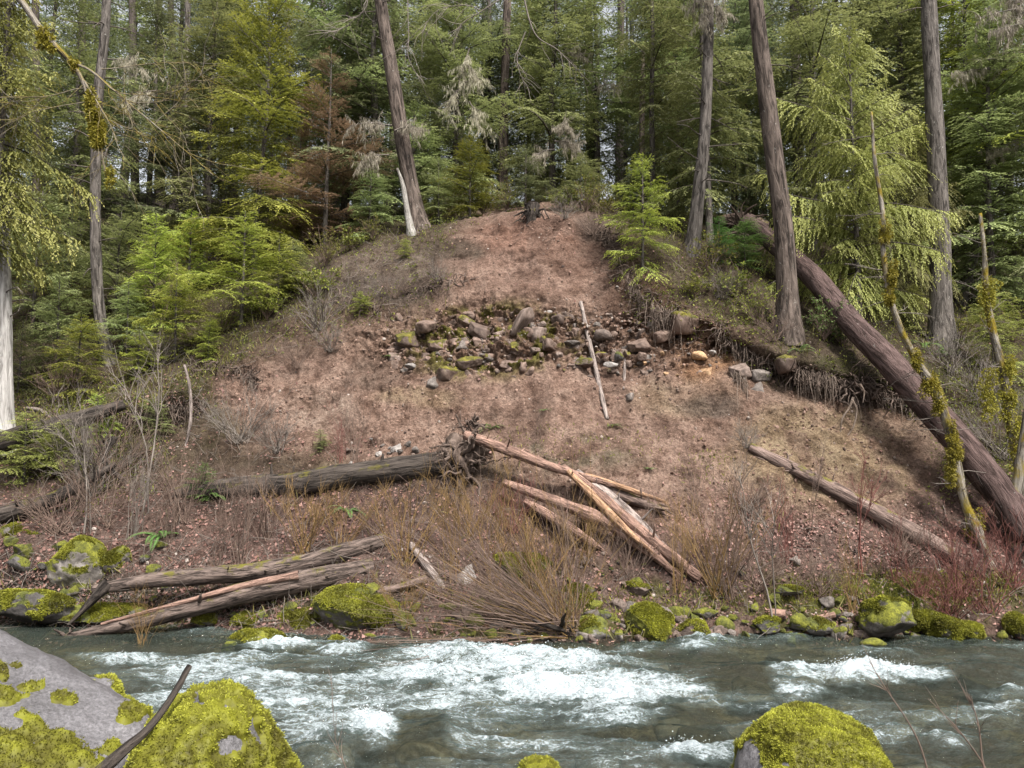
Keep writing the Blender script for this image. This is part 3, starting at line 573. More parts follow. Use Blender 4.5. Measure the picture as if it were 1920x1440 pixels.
NEAR = [ # key, px, distance, height, foliage, label, wide
 ('young', 287, 27.5, 4.6, 'hem_bright', 'bright yellow-green young hemlock just right of the slim speckled trunk', 1.0),
 ('mid', 474, 30.5, 12.2, 'hem_bright', 'tall bright green hemlock standing left of the dead brown conifer', 1.05),
 ('young2', 452, 25.8, 4.0, 'hem_bright', 'lime green young hemlock on the lip left of the landslide, widest of its clump', 1.25),
 ('young', 330, 25.5, 3.2, 'hem_bright', 'low lime green hemlock beside the slim speckled trunk', 1.3),
 ('young2', 392, 24.9, 1.5, 'hem_bright', 'tiny vivid green hemlock in front of the lime green clump', 1.1),
 ('young', 520, 26.3, 2.6, 'hem_bright', 'small green hemlock at the right end of the lime green clump', 1.3),
 ('young2', 238, 26.5, 2.6, 'hem_mid', 'small dull green hemlock at the foot of the slim speckled trunk', 1.2),
 ('young', 1207, 24.4, 3.7, 'hem_bright', 'bushy bright green young hemlock overhanging the upper right of the landslide', 1.05),
 ('cedar', 1612, 24.6, 10.0, 'cedar_yel', 'large yellow-green cedar between the two biggest right-hand trunks', .92),
 ('cedar', 1690, 26.5, 7.5, 'cedar', 'smaller cedar half hidden behind the large yellow-green cedar', 1.1),
 ('cedarhigh', -28, 21.6, 17, 'cedar_yel', 'tall drooping cedar draped round the white alder trunk', 1.0),
 ('sparse', 605, 30.5, 8.4, 'brown', 'dead conifer with rusty brown needles above the landslide lip', 1.15),
 ('sparse', 560, 31.5, 5.6, 'brown', 'shorter rusty brown conifer at the foot of the dead one', 1.2),
 ('tall', 640, 34.5, 17, 'hem_mid', 'dull green hemlock behind the dead brown conifer', 1.2),
 ('tall2', 700, 33.5, 16, 'hem_dark', 'dark hemlock left of the leaning fir and white snag', 1.3),
 ('young', 690, 29.5, 3.0, 'hem_mid', 'low hemlock boughs in front of the white snag', 1.3),
 ('tall', 850, 34.0, 13, 'hem_mid', 'rounded hemlock behind the crest, between leaning fir and straight reddish trunk', 1.25),
 ('tall2', 905, 38.5, 18.0, 'hem_dark', 'dark hemlock close behind the straight reddish trunk', 1.2),
 ('young2', 880, 30.2, 3.3, 'leafy', 'yellow-green sapling on the crest left of the charred stump', 1.3),
 ('young', 820, 29.6, 2.6, 'hem_mid', 'low green sapling just right of the leaning fir foot', 1.3),
 ('tall', 1040, 34.5, 14, 'hem_mid', 'hemlock directly behind the charred stump on the crest', 1.25),
 ('tall2', 1120, 37.0, 16, 'hem_mid', 'hemlock in front of the dark trunk with mossy stub limbs', 1.2),
 ('young', 985, 29.8, 2.6, 'hem_dark', 'short dark hemlock just above the charred stump', 1.4),
 ('young2', 1090, 29.6, 2.4, 'hem_mid', 'low spreading sapling on the crest right of the charred stump', 1.4),
 ('tall2', 1225, 31.0, 17.0, 'hem_mid', 'slender tall hemlock with pale trunk right of the charred stump', .8),
 ('tall2', 1335, 27.5, 16.0, 'hem_mid', 'hemlock whose green boughs wrap the dark curved trunk', .9),
 ('tall', 1385, 31.5, 13, 'hem_dark', 'dense dark hemlock between the curved trunk and the big red trunk', 1.2),
 ('young', 1352, 25.2, 1.6, 'fern', 'light green low cedar sapling above the root overhang', 1.5),
 ('young2', 1400, 25.6, 1.7, 'fern', 'light green low sapling left of the big red trunk foot', 1.5),
 ('tall', 1590, 34.0, 19.0, 'hem_mid', 'tall hemlock filling the gap behind the large yellow-green cedar', 1.1),
 ('tall', 1690, 38.0, 20.0, 'hem_dark', 'tall dark hemlock behind the grey right-hand trunk', 1.0),
 ('tall', 1870, 27.5, 13, 'hem_mid', 'layered hemlock right of the grey right-hand trunk', 1.2),
 ('tall', 1905, 31.0, 17.5, 'hem_mid', 'tall hemlock at the right border behind the layered hemlock', 1.0),
 ('young', 1860, 23.5, 2.9, 'cedar_yel', 'yellowish cedar sapling at the right border above the mossy alder', 1.2),
 ('young2', 1715, 25.0, 1.6, 'cedar_yel', 'small yellowish sapling at the foot of the grey right-hand trunk', 1.2),
 ('tall', 120, 31.0, 15.0, 'hem_mid', 'green conifer between the white alder and the slim speckled trunk', .95),
 ('tall', 175, 34.0, 14.0, 'hem_dark', 'dark conifer just behind the slim speckled trunk', 1.2),
 ('young', 110, 25.6, 3.6, 'hem_mid', 'small dull hemlock with a thin stem left of the slim speckled trunk', 1.1),
 ('young2', 40, 25.0, 2.4, 'hem_mid', 'low hemlock right beside the white alder foot', 1.2),
 ('tall2', 265, 38.0, 15.0, 'hem_dark', 'dark conifer upslope of the bright yellow-green young hemlock', 1.1),
 ('tall', 385, 35.0, 16.0, 'hem_mid', 'conifer left of the tall bright green hemlock', 1.2),
 ('young2', 215, 29.0, 4.5, 'hem_mid', 'hemlock boughs spreading right behind the slim speckled trunk', 1.3),
 ('young', 350, 29.5, 3.6, 'hem_bright', 'yellow-green hemlock between the bright young one and the tall one', 1.4),
 ('young2', 60, 28.5, 5.5, 'hem_mid', 'broad hemlock upslope just right of the white alder', 1.2),
 ('young', 770, 33.0, 5.0, 'hem_mid', 'hemlock filling the gap right behind the leaning fir', 1.5),
 ('tall', 990, 39.0, 13.0, 'hem_mid', 'hemlock behind the crest between straight reddish trunk and stump', 1.3),
 ('tall', 1280, 35.0, 17.0, 'hem_mid', 'hemlock behind and left of the dark curved trunk', 1.2),
 ('tall2', 1530, 30.0, 16, 'hem_mid', 'hemlock seen between the biggest furrowed trunk and the big cedar', 1.2),
 ('tall', 1720, 32.0, 17.0, 'hem_mid', 'hemlock boughs left of the tall grey fir', 1.2),
 ('tall2', 1820, 30.5, 15.0, 'hem_bright', 'bright layered hemlock right behind the tall grey fir', 1.2),
 ('young', 190, 22.6, 1.7, 'hem_bright', 'small bright hemlock above the lower dark left log', 1.2),
 ('young2', 300, 23.0, 1.3, 'hem_mid', 'small green hemlock beside the left root overhang', 1.3),
 ('young2', 150, 24.6, 2.6, 'hem_bright', 'feathery yellow-green sapling between white alder and slim speckled trunk', 1.4),
 ('young', 262, 24.8, 1.9, 'hem_bright', 'low feathery sapling just right of the slim speckled trunk foot', 1.4),
 ('young2', 545, 27.0, 1.9, 'hem_mid', 'low green sapling above the grey twiggy bush', 1.5),
 ('young', 60, 21.3, 1.9, 'cedar_yel', 'pale yellow-green cedar sapling over the dark log at the left border', 1.7),
 ('young2', 125, 21.6, 1.6, 'cedar_yel', 'pale cedar sapling above the dark log, second from the left border', 1.7),
 ('young', 605, 21.8, .62, 'hem_mid', 'tiny dark green seedling above the rootwad log', 1.5),
 ('young2', 757, 26.7, .75, 'hem_bright', 'tiny yellow-green seedling high on the bare slope', 1.2),
 ('young', 675, 24.9, .8, 'hem_bright', 'small bright seedling on the left lip of the landslide', 1.5),
 ('young2', 395, 20.9, .95, 'fern', 'small green seedling in front of the left end of the rootwad log', 1.5),
]
for i, (k, px, d, H, fm_, lb, wd) in enumerate(NEAR):
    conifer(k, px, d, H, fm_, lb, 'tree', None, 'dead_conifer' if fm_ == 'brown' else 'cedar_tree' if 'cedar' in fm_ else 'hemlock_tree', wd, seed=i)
FILL = [(1085,52),(1172,49),(1015,50),(-60,33),(70,44),(150,47),(215,42),(330,46),(430,41),(505,48),(560,39),(665,44),(730,39),(790,46),(860,50),(1270,40),(1300,47),(1420,38),(1455,47),(1530,42),(1640,50),(1740,44),(1800,36),(1850,45),(1960,36),(1240,52),(380,52),(620,52),(910,54),(-140,40),(2060,44),(2080,27),(2180,31),(2300,36),(-190,30),(-300,34)]
rows = ['left of the speckled trunk', 'around the tall bright hemlock', 'behind the crest', 'behind the big red trunk', 'behind the right-hand cedar']
for i, (px, d) in enumerate(FILL):
    k = ['high', 'tall2', 'high2', 'tall', 'tall2', 'cedar2'][i % 6]; z = rows[0 if px < 200 else 1 if px < 650 else 2 if px < 1250 else 3 if px < 1500 else 4]
    lb = f"{['dark', 'grey-green', 'thin dark', 'dense', 'blue-green', 'drooping'][i % 6]} forest conifer {z}, {'nearer row' if d < 43 else 'farther row' if d < 48 else 'last row'}"
    uc = globals().setdefault('UC', {}); hv = uc.get(lb, 0); uc[lb] = hv+1; lb = ['', 'slimmer ', 'bushier ', 'crooked '][hv % 4]+lb
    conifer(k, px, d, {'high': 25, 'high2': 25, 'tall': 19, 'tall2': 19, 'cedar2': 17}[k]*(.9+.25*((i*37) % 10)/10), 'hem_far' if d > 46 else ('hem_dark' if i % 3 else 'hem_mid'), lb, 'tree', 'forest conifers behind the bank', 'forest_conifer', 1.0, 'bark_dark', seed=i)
# far forest as one mass
rng = np.random.RandomState(77); fg, tg = Geo(), Geo()
FT, FL, FC, _, _ = conifer_geo(31, 27, 2, 3.8, 7, .30, 'fir', .3); fT = np.concatenate(FT.V); fC = np.concatenate(FC.V)
for q in range(64):
    d = rng.uniform(56, 98); a = rng.uniform(-.82, .82)
    if -.05 < a < .24 and rng.rand() < .72: continue
    s = rng.uniform(.7, 1.15); th = rng.uniform(0, 6.28); c, sn = math.cos(th), math.sin(th); Rm = np.array([[c, -sn, 0], [sn, c, 0], [0, 0, 1]])*s
    P = np.array([a*d, d, gz(a*d, d)]); fg.add(fC@Rm.T+P, FC.F[0], tint=FC.A['tint'][0], tip=FC.A['tip'][0]); tg.add(fT@Rm.T+P, FT.F[0], tuv=FT.A['tuv'][0])
far = link('distant_forest', fg.mesh('distant_forest', M['hem_far'])); tag(far, 'forest far behind the crest, blue-green haze painted into its needles', 'forest', None, 'stuff')
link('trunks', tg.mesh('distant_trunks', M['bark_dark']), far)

# ---------------------------------------------------------------- big trunks standing on the bank
def trunk_tree(name, pts, d, bm_, label, cat='tree', flare=.35, sides=28, extra=None, group=None, top=None, n=70, lump=.10):
    """pts: (px, py, width in px) from the foot upwards; d distance (number or one per point)"""
    pts = np.array(pts, float); dd = np.full(len(pts), d, float) if np.isscalar(d) else np.array(d, float)
    P = W(pts[:, 0], pts[:, 1], dd); r = pts[:, 2]/2/F_PX*dd*.84
    g0 = gz(P[0, 0], P[0, 1]); dv = nrm(P[1]-P[0]); dn = max(.5, (P[0, 2]-g0)/max(dv[2], .3)+.4)
    base = P[0].copy(); P = np.vstack([P[0]-dv*dn, P]); r = np.concatenate([[r[0]*1.15], r]); base[2] = min(base[2], g0)
    Q = resample(P, n); R = np.interp(np.linspace(0, len(P)-1, n), np.arange(len(P)), r)
    L = np.concatenate([[0], np.cumsum(np.linalg.norm(np.diff(Q, axis=0), axis=1))]); R = R*(1+flare*np.exp(-np.maximum(L-.5, 0)/(r[0]*1.6)))
    t = root(name, base, label, cat, group); g = Geo(); V, F, tv = tubes(Q, R, sides, cap=True, lump=lump, seed=int(pts[0, 0])); g.add(V, F, tuv=tv); part('trunk', g, M[bm_], t)
    return t, Q, R
def stubs(t, Q, R, rng, n, lo, hi, L, m_='limb', droop=.2, r=.03, name='branches', sub=3):
    k = len(Q); a = rng.uniform(lo, hi, n)*(k-1); i = a.astype(int); az = rng.uniform(0, 6.28, n); D = np.stack([np.cos(az), np.sin(az), rng.uniform(-.1, .4, n)], -1)
    P = grow(rng, Q[i], D, rng.uniform(.4, 1, n)*L, 6, .15, droop*.3); g = Geo()
    V, F, tv = tubes(P, np.linspace(r, r*.3, 6)[None]*np.ones((n, 1)), 4); g.add(V, F, tuv=tv)
    if sub:
        O, D, f = offs(rng, P, n*sub, .8); P2 = grow(rng, O, D, L*.35*f+.1, 4, .2, .1); V, F, tv = tubes(P2, np.linspace(r*.35, r*.12, 4)[None]*np.ones((len(O), 1)), 3); g.add(V, F, tuv=tv)
    part(name, g, M[m_], t); return P
rng = np.random.RandomState(5)
a1 = trunk_tree('alder_tree', [(5,812,46),(8,700,34),(8,560,30),(6,420,28),(14,200,24),(20,-60,20),(24,-300,14)], 22.6, 'bark_pale', 'white barked alder trunk standing at the left border'); stubs(*a1, rng, 14, .3, .95, 1.6, 'tw_grey')
a2 = trunk_tree('speckled_fir', [(214,702,34),(198,650,27),(187,590,25),(180,480,24),(179,330,23),(184,180,22),(198,40,20),(204,-200,16)], 26.3, 'bark_grey', 'slim grey speckled trunk rising from the left slope with a curved foot'); stubs(*a2, rng, 26, .4, .98, 1.5)
a3 = trunk_tree('forest_fir', [(352,352,24),(350,200,16),(352,0,13),(352,-200,11)], 42, 'bark_grey', 'thin straight grey trunk far upslope, left of the tall bright green hemlock', flare=.6)
trunk_tree('forest_fir', [(332,345,22),(333,200,17),(322,60,14),(318,-120,12)], 44, 'bark_dark', 'dark trunk leaning slightly, immediately left of the thin straight grey trunk', flare=.6)
a4 = trunk_tree('forest_fir', [(628,365,15),(614,230,14),(607,60,13),(602,-150,11)], 38.5, 'bark_grey', 'thin trunk rising behind the dead brown conifer'); stubs(*a4, rng, 26, .3, .98, 1.8)
a5 = trunk_tree('leaning_fir', [(786,432,44),(776,380,36),(756,270,34),(737,150,32),(716,20,29),(700,-120,26),(680,-320,20)], 29, 'bark_red', 'thick fir trunk leaning over the top of the bank beside the white snag'); stubs(*a5, rng, 10, .6, .98, 1.0)
a6 = trunk_tree('straight_fir', [(943,312,24),(945,200,21),(949,80,19),(952,-60,18),(954,-240,15)], 36, 'bark_red', 'straight slender reddish trunk above the top of the landslide', flare=.15)
a7 = trunk_tree('forest_fir', [(1108,330,26),(1106,200,21),(1104,60,18),(1104,-120,15)], 40, 'bark_dark', 'dark trunk with short mossy stub limbs against the sky'); stubs(*a7, rng, 30, .3, .9, 1.5, 'bark_mossy', .15, .05)
trunk_tree('forest_fir', [(1012,260,24),(1010,100,24),(1008,-100,21)], 50, 'bark_dark', 'dark far trunk between the straight reddish trunk and the mossy-limbed one')
trunk_tree('forest_fir', [(861,250,22),(860,100,19),(858,-100,17)], 48, 'bark_dark', 'dark far trunk left of the straight reddish trunk')
trunk_tree('forest_fir', [(818,250,15),(816,60,14),(815,-120,12)], 52, 'bark_dark', 'thinner dark trunk farther left of the straight reddish trunk')
trunk_tree('broken_snag', [(1206,400,14),(1204,300,15),(1204,180,12),(1206,95,7)], 34, 'bark_red', 'reddish broken snag standing in the sky gap right of the crest', 'snag')
trunk_tree('white_snag', [(772,440,20),(764,400,14),(756,350,11),(745,316,5)], 28.6, 'wood_snag', 'short bleached white snag leaning against the thick leaning fir', 'snag', n=30)
a8 = trunk_tree('curved_fir', [(1297,478,33),(1308,380,29),(1321,250,26),(1327,120,24),(1330,0,22),(1334,-200,18)], 25.6, 'bark_grey', 'dark curved trunk right of the bushy bright young hemlock'); stubs(*a8, rng, 26, .35, .98, 1.8)
a9 = trunk_tree('red_fir', [(1477,622,52),(1474,520,44),(1468,420,42),(1450,280,41),(1434,150,38),(1420,30,34),(1408,-120,30),(1396,-320,24)], 22.9, 'bark_red', 'biggest trunk, furrowed dark red fir on the lip of the root overhang', sides=40, n=110); stubs(*a9, rng, 12, .6, .98, 1.2)
trunk_tree('forest_fir', [(1500,430,26),(1496,250,23),(1490,60,22),(1488,-150,19)], 34, 'bark_dark', 'shadowed trunk right behind the big furrowed red fir')
a10 = trunk_tree('grey_fir', [(1766,640,50),(1763,540,43),(1762,440,42),(1756,300,39),(1748,150,36),(1741,0,34),(1738,-150,31),(1732,-330,26)], 24.6, 'bark_grey', 'tall straight grey fir trunk right of the large yellow-green cedar', sides=40, n=110); stubs(*a10, rng, 8, .55, .98, 1.2)
trunk_tree('leaning_tree', [(1805,560,20),(1830,470,18),(1858,400,17),(1900,300,15),(1960,160,12)], 28.5, 'bark_grey', 'thin trunk leaning to the right behind the tall grey fir')
trunk_tree('forest_fir', [(300,330,22),(303,180,18),(298,40,16),(296,-150,14)], 45, 'bark_dark', 'dark trunk farthest to the left of the far upslope pair')

for px, d, w_, ln, lb in ((70,37,17,-4,'dark trunk just right of the white alder'),(150,40,15,6,'thin dark trunk left of the slim speckled trunk'),(255,39,17,-8,'dark trunk right of the slim speckled trunk'),(415,46,14,5,'thin grey trunk left of the tall bright hemlock'),(545,43,13,-6,'thin trunk between the tall bright hemlock and the brown dead conifer'),(668,45,16,8,'dim trunk left of the thick leaning fir'),(905,52,12,3,'thin dim trunk just left of the straight reddish trunk'),(1068,55,12,-3,'thin far trunk in the pale gap right of the straight reddish trunk'),(1160,46,18,5,'far trunk in the pale gap right of the mossy-limbed trunk'),(1188,50,11,-4,'thin far trunk beside the reddish broken snag'),(1256,48,13,7,'thin far trunk left of the dark curved trunk'),(1402,42,18,-9,'dim trunk between the curved trunk and the biggest furrowed trunk'),(1560,45,15,6,'thin dim trunk behind the large yellow-green cedar'),(1660,42,16,-5,'dim trunk close left of the tall grey fir'),(1835,40,15,8,'dim trunk right of the tall grey fir'),(1895,44,13,-7,'thin dim trunk at the right border')):
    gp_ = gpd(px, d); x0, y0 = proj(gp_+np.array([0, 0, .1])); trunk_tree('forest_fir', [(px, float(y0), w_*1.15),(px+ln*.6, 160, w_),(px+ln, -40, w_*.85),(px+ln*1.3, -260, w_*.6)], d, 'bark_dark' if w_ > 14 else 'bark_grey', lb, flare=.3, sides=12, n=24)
def wisps(pts, d, label, seed, L=.9):
    rng = np.random.RandomState(seed); c = W(*pts[0], d); o = root('lichen_bough', c, label, 'branch'); g = Geo(); c2 = Geo()
    for (x0, y0), (x1, y1) in zip(pts[::2], pts[1::2]):
        Q = resample(W(np.array([x0, (x0+x1)/2, x1]), np.array([y0, (y0+y1)/2-6, y1]), d+rng.normal(0, .2)), 14, .06, seed); V, F, tv = tubes(Q, np.linspace(.03, .008, 14), 5); g.add(V, F, tuv=tv)
        O, D, f = offs(rng, Q[None], 26, 1.0, .15, 1.0); P = grow(rng, O, D, rng.uniform(.2, L, 26), 8, .18, .12); V, F, tv = tubes(P, np.linspace(.007, .002, 8)[None]*np.ones((26, 1)), 3); g.add(V, F, tuv=tv)
        n = 1100; O, _, _ = offs(rng, P, n, 1, .0, 1.); D = nrm(rng.normal(0, .25, (n, 3))-[0, 0, 1]); S = nrm(np.cross(D, rng.normal(0, 1, (n, 3)))); l = rng.uniform(.06, .32, n); V, F = blades(O, D, S, l, l*.05+.004); c2.add(V, F, tint=np.repeat(rng.rand(n), 4), tip=np.zeros(4*n))
    part('branches', g, M['tw_grey'], o); part('lichen', c2, M['lichen'], o)
wisps([(735,235),(655,235),(740,245),(790,240),(730,290),(680,305)], 28.4, 'dead boughs with hanging pale lichen crossing the thick leaning fir', 1)
wisps([(880,90),(860,160),(880,150),(840,200),(880,190),(900,240),(870,120),(900,150)], 31, 'grey lichen-hung dead twigs left of the straight reddish trunk', 2, 1.2)
wisps([(1040,265),(1085,275),(1040,280),(1000,300),(1045,255),(1060,230)], 30, 'lichen-hung dead boughs above the charred stump', 3)
wisps([(1335,-30),(1320,40),(1335,10),(1360,30),(1335,-20),(1300,10)], 25, 'thick pale beard lichen hanging at the top of the dark curved trunk', 4, .8)
wisps([(1960,10),(1830,35),(1960,40),(1860,60),(1950,20),(1890,-10)], 26, 'pale lichen-hung boughs at the upper right corner', 5)
wisps([(1900,130),(1790,140),(1940,250),(1860,290)], 27, 'lichen-hung boughs right of the tall grey fir', 6, .7)
wisps([(200,110),(270,130),(300,170),(240,190)], 27, 'pale lichen-hung twigs right of the slim speckled trunk top', 7)
wisps([(1110,120),(1060,90),(1110,170),(1160,160)], 34, 'lichen-hung limbs on the dark trunk with mossy stubs', 8)
# ---------------------------------------------------------------- logs and deadwood
def log(name, pts, m_, label, cat='log', up=.0, sides=22, n=60, lump=.16, parent=None, splinter=False, seed=1, wob=.05, flat=1.0):
    """pts: (px, py, width px, distance or None -> resting on the ground hit by that pixel)"""
    P = []; R = []
    for px, py, wd, d in pts:
        if d is None: h, nn = hit(px, py); d = h[1]-wd/2/F_PX*h[1]*.6
        P.append(W(px, py, d)); R.append(wd/2/F_PX*d)
    P, R = np.array(P), np.array(R); Q = resample(P, n, wob*R.mean()*2, seed); Rr = np.interp(np.linspace(0, len(P)-1, n), np.arange(len(P)), R)
    g = Geo(); V, F, tv = tubes(Q, Rr, sides, cap=True, lump=lump, seed=seed)
    g.add(V, F, tuv=tv); mid = Q[n//2]
    if splinter:                                      # long splinters at the broken end
        rr = np.random.RandomState(seed); T = nrm(Q[-1]-Q[-4]); k = 9; O = Q[-3]+rr.normal(0, R[-1]*.55, (k, 3)); PP = grow(rr, O, np.repeat(T[None], k, 0)+rr.normal(0, .06, (k, 3)), rr.uniform(.3, .9, k)*R.mean()*5, 4, .02)
        V, F, tv = tubes(PP, np.array([.4, .32, .2, .02])[None]*R[-1]*rr.uniform(.5, 1, (k, 1)), 4); g.add(V, F, tuv=tv)
    if parent is not None: return part(name, g, M[m_], parent), Q, Rr
    o = root(name, mid, label, cat); part('bark' if 'bark' in m_ else 'wood', g, M[m_], o)
    if R.mean() > .09 and n >= 50 and name != 'fallen_fir':
        r4 = np.random.RandomState(abs(seed+int(pts[0][0]))); i4 = r4.randint(3, n-3, 9); d4 = nrm(r4.normal(0, 1, (9, 3))+[0, -.4, .5]); P4 = grow(r4, Q[i4]+d4*Rr[i4][:, None]*.7, d4, r4.uniform(.08, .42, 9), 5, .12); g = Geo()
        V, F, tv = tubes(P4, np.linspace(1, .45, 5)[None]*(R.mean()*r4.uniform(.10, .28, (9, 1))), 6, cap=True, lump=.3); g.add(V, F, tuv=tv); part('branch_stubs', g, M[m_], o)
    return o, Q, Rr
LG, QF, RF = log('fallen_fir', [(1400,415,30,26.6),(1450,455,36,25.4),(1520,515,40,23.8),(1600,608,44,22.1),(1700,715,52,20.6),(1790,820,55,19.6),(1880,930,57,18.8),(1930,1010,56,18.3)], 'bark_fallen', 'huge reddish fallen fir lying diagonally down the right side of the bank', sides=40, n=140, lump=.07)
log('fallen_log', [(1405,838,18,None),(1450,862,22,None),(1520,895,26,None),(1600,938,30,None),(1690,985,32,None),(1785,1040,30,None)], 'bark_log', 'grey-brown fallen log with mossy underside on the tan slope below the big red fir')
log('slender_pole', [(1089,566,7,None),(1105,640,9,None),(1122,715,9,None),(1138,786,8,None)], 'wood_grey', 'long pale bare pole lying steeply on the gravel band', 'pole', sides=10, n=24)
log('short_stake', [(1172,660,5,None),(1171,700,6,None),(1169,729,4,None)], 'wood_grey', 'short pale stick just right of the long bare pole', 'stick', sides=8, n=12)
rl, QR, RR_ = log('rootwad_log', [(330,925,22,None),(430,915,38,None),(560,905,44,None),(700,885,46,None),(800,872,44,None),(860,872,50,None)], 'bark_black', 'charred dark log with an upturned rootwad, lying across the middle of the bank', sides=30, n=110)
rng = np.random.RandomState(9); c = QR[-1]; g = Geo()
D = nrm(rng.normal(0, 1, (60, 3))*np.array([.7, .9, 1.1])+np.array([.25, -.1, .1])); P = grow(rng, np.repeat(c[None], 60, 0)+D*.4, D, rng.uniform(.4, 1.4, 60), 12, .42, -.0)
V, F, tv = tubes(P, np.linspace(1, .25, 12)[None]*rng.uniform(.012, .085, (60, 1)), 7, lump=.3); g.add(V, F, tuv=tv)
O, D, f = offs(rng, P, 240, .9, .4); P2 = grow(rng, O, D, rng.uniform(.1, .5, 240), 5, .35, .1); V, F, tv = tubes(P2, np.linspace(.014, .003, 5)[None]*np.ones((240, 1)), 4); g.add(V, F, tuv=tv)
part('root_plate', g, M['root'], rl)
RV, RFc = rockshape(91, 5, 14, 12, .30, (.60, .45, .95)); g = Geo(); g.add(RV+c+np.array([.1, .1, -.1]), RFc, tuv=RV*.3); part('root_soil', g, M['root'], rl)
cr = W(888, 800, 20.9); g = Geo(); rng = np.random.RandomState(10); D = nrm(rng.normal(0, .6, (40, 3))+np.array([-.2, -.1, .7])); P = grow(rng, np.repeat(cr[None], 40, 0)+rng.normal(0, .12, (40, 3)), D, rng.uniform(.15, .5, 40), 11, .55, -.02)
V, F, tv = tubes(P, np.linspace(1, .2, 11)[None]*rng.uniform(.01, .05, (40, 1)), 6, lump=.3); g.add(V, F, tuv=tv); part('upturned_roots', g, M['root'], rl)
SPL = [('bark_log', [(1055,876,14,19.9),(1120,925,20,19.3),(1210,1003,21,18.75),(1312,1085,19,18.3)], 'long pinkish bare log running down to the stones from the middle of the pile', 'wood_pink'),
 ('x', [(945,905,14,20.0),(1040,940,22,19.3),(1130,975,26,18.9),(1200,1020,24,18.6),(1262,1070,10,18.3)], 'curved pale log bowed below the long pinkish bare log', 'wood_pink'),
 ('x', [(1080,888,18,20.0),(1140,932,27,19.5),(1200,985,27,19.0),(1240,1025,12,18.7)], 'thick silvery splintered log beside the long pinkish bare log', 'wood_grey'),
 ('x', [(1030,877,8,20.0),(1110,896,12,19.9),(1180,918,11,19.8),(1248,942,5,19.7)], 'thin orange splintered pole pointing right from the splintered logs', 'wood_orange'),
 ('x', [(1066,884,11,19.7),(1112,930,15,19.1),(1165,985,15,18.6),(1222,1035,6,18.3)], 'orange split slab lying on the silvery splintered log', 'wood_orange'),
 ('x', [(1085,900,16,20.2),(1150,925,24,20.0),(1240,955,12,19.7)], 'dark grey log under the thin orange pole', 'bark_log'),
 ('x', [(872,816,20,20.6),(960,847,20,20.2),(1050,880,17,19.8),(1130,905,9,19.6)], 'straight bare log running right from the upturned roots', 'wood_pink'),
 ('x', [(985,940,14,19.6),(1060,985,22,19.0),(1120,1025,12,18.7)], 'short pinkish log lowest of the splintered pile', 'wood_pink'),
 ('x', [(1195,880,6,21.0),(1330,965,8,20.2)], 'thin grey branch lying right of the splintered pile', 'wood_grey')]
for i, (_, pts, lb, mm) in enumerate(SPL): log('splintered_log' if i < 8 else 'fallen_branch', pts, mm, lb, 'log' if i < 8 else 'branch', seed=20+i, splinter=True, n=50, sides=14, lump=.2)
la, QA, RA = log('driftwood_log', [(725,1012,26,19.2),(650,1035,34,18.9),(560,1058,34,18.6),(480,1072,36,18.4),(400,1078,32,18.3),(290,1088,28,18.2),(175,1106,20,18.1)], 'bark_wet', 'upper of two weathered logs reaching from the bank into the river', sides=26, n=110, lump=.2)
g = Geo(); V, F, tv = tubes(resample(W(np.array([205, 180, 155, 128]), np.array([1092, 1118, 1145, 1172]), np.array([18.1, 18.0, 17.9, 17.8])), 16), np.linspace(.16, .035, 16), 10, lump=.2); g.add(V, F, tuv=tv); part('hanging_root', g, M['bark_black'], la)
lb_, QB, RB = log('driftwood_log', [(700,1062,30,18.6),(620,1080,40,18.3),(520,1098,42,18.0),(420,1122,38,17.8),(320,1148,34,17.6),(220,1175,24,17.5),(95,1200,6,17.3)], 'bark_wet', 'lower of two weathered logs, its pale split tip dipping into the river', sides=26, n=110, lump=.16)
g = Geo(); V, F, tv = tubes(resample(W(np.array([560, 450, 340, 190]), np.array([1078, 1100, 1130, 1170]), np.array([17.9, 17.7, 17.5, 17.4])), 40), np.linspace(.1, .03, 40), 10, lump=.2); g.add(V, F, tuv=tv); part('split_strip', g, M['wood_pink'], lb_)
log('dark_log', [(-60,850,38,21.6),(60,812,38,21.8),(150,785,33,22.2),(232,758,20,22.6)], 'bark_black', 'dark charred log at the left border under the white alder', n=50)
log('dark_log', [(-60,985,34,19.9),(40,955,30,20.0),(120,925,24,20.3),(215,870,12,21.2)], 'bark_black', 'lower dark log behind the mossy rocks at the left border', n=50)
log('bent_branch', [(50,765,6,24.0),(80,772,9,23.8),(110,800,6,23.5)], 'wood_grey', 'short pale curved branch beside the white alder foot', 'branch', n=20, sides=8)
log('dead_branch', [(230,900,9,21.3),(195,862,8,21.5),(215,820,12,21.8)], 'bark_black', 'short black stub above the lower dark log', 'branch', n=20, sides=8)
log('bare_sapling', [(346,684,5,23.0),(356,730,6,22.9),(357,790,6,22.8),(345,850,4,22.7)], 'wood_grey', 'thin pale curved stem hanging in front of the left root overhang', 'stem', n=30, sides=8)
log('fallen_branch', [(640,1110,10,17.9),(720,1108,16,17.8),(800,1085,14,17.9)], 'bark_log', 'short dark log under the willow stems', n=30)
log('fallen_branch', [(770,1020,12,18.8),(800,1060,16,18.4),(830,1100,12,18.1)], 'wood_grey', 'short pale log standing on end behind the willow stems', n=30)
log('cut_log', [(1440,1148,16,17.6),(1472,1152,16,17.5)], 'wood_pink', 'short cut orange-brown log end among the shore stones', n=12)
log('cut_log', [(1515,1164,9,17.4),(1565,1152,11,17.4)], 'wood_pink', 'short reddish log piece left of the large half-mossy boulder', n=12)
log('fallen_branch', [(1705,815,5,21.4),(1735,850,6,21.0),(1765,890,4,20.7)], 'wood_grey', 'thin pale curved branch against the fallen fir', 'branch', n=20, sides=8)
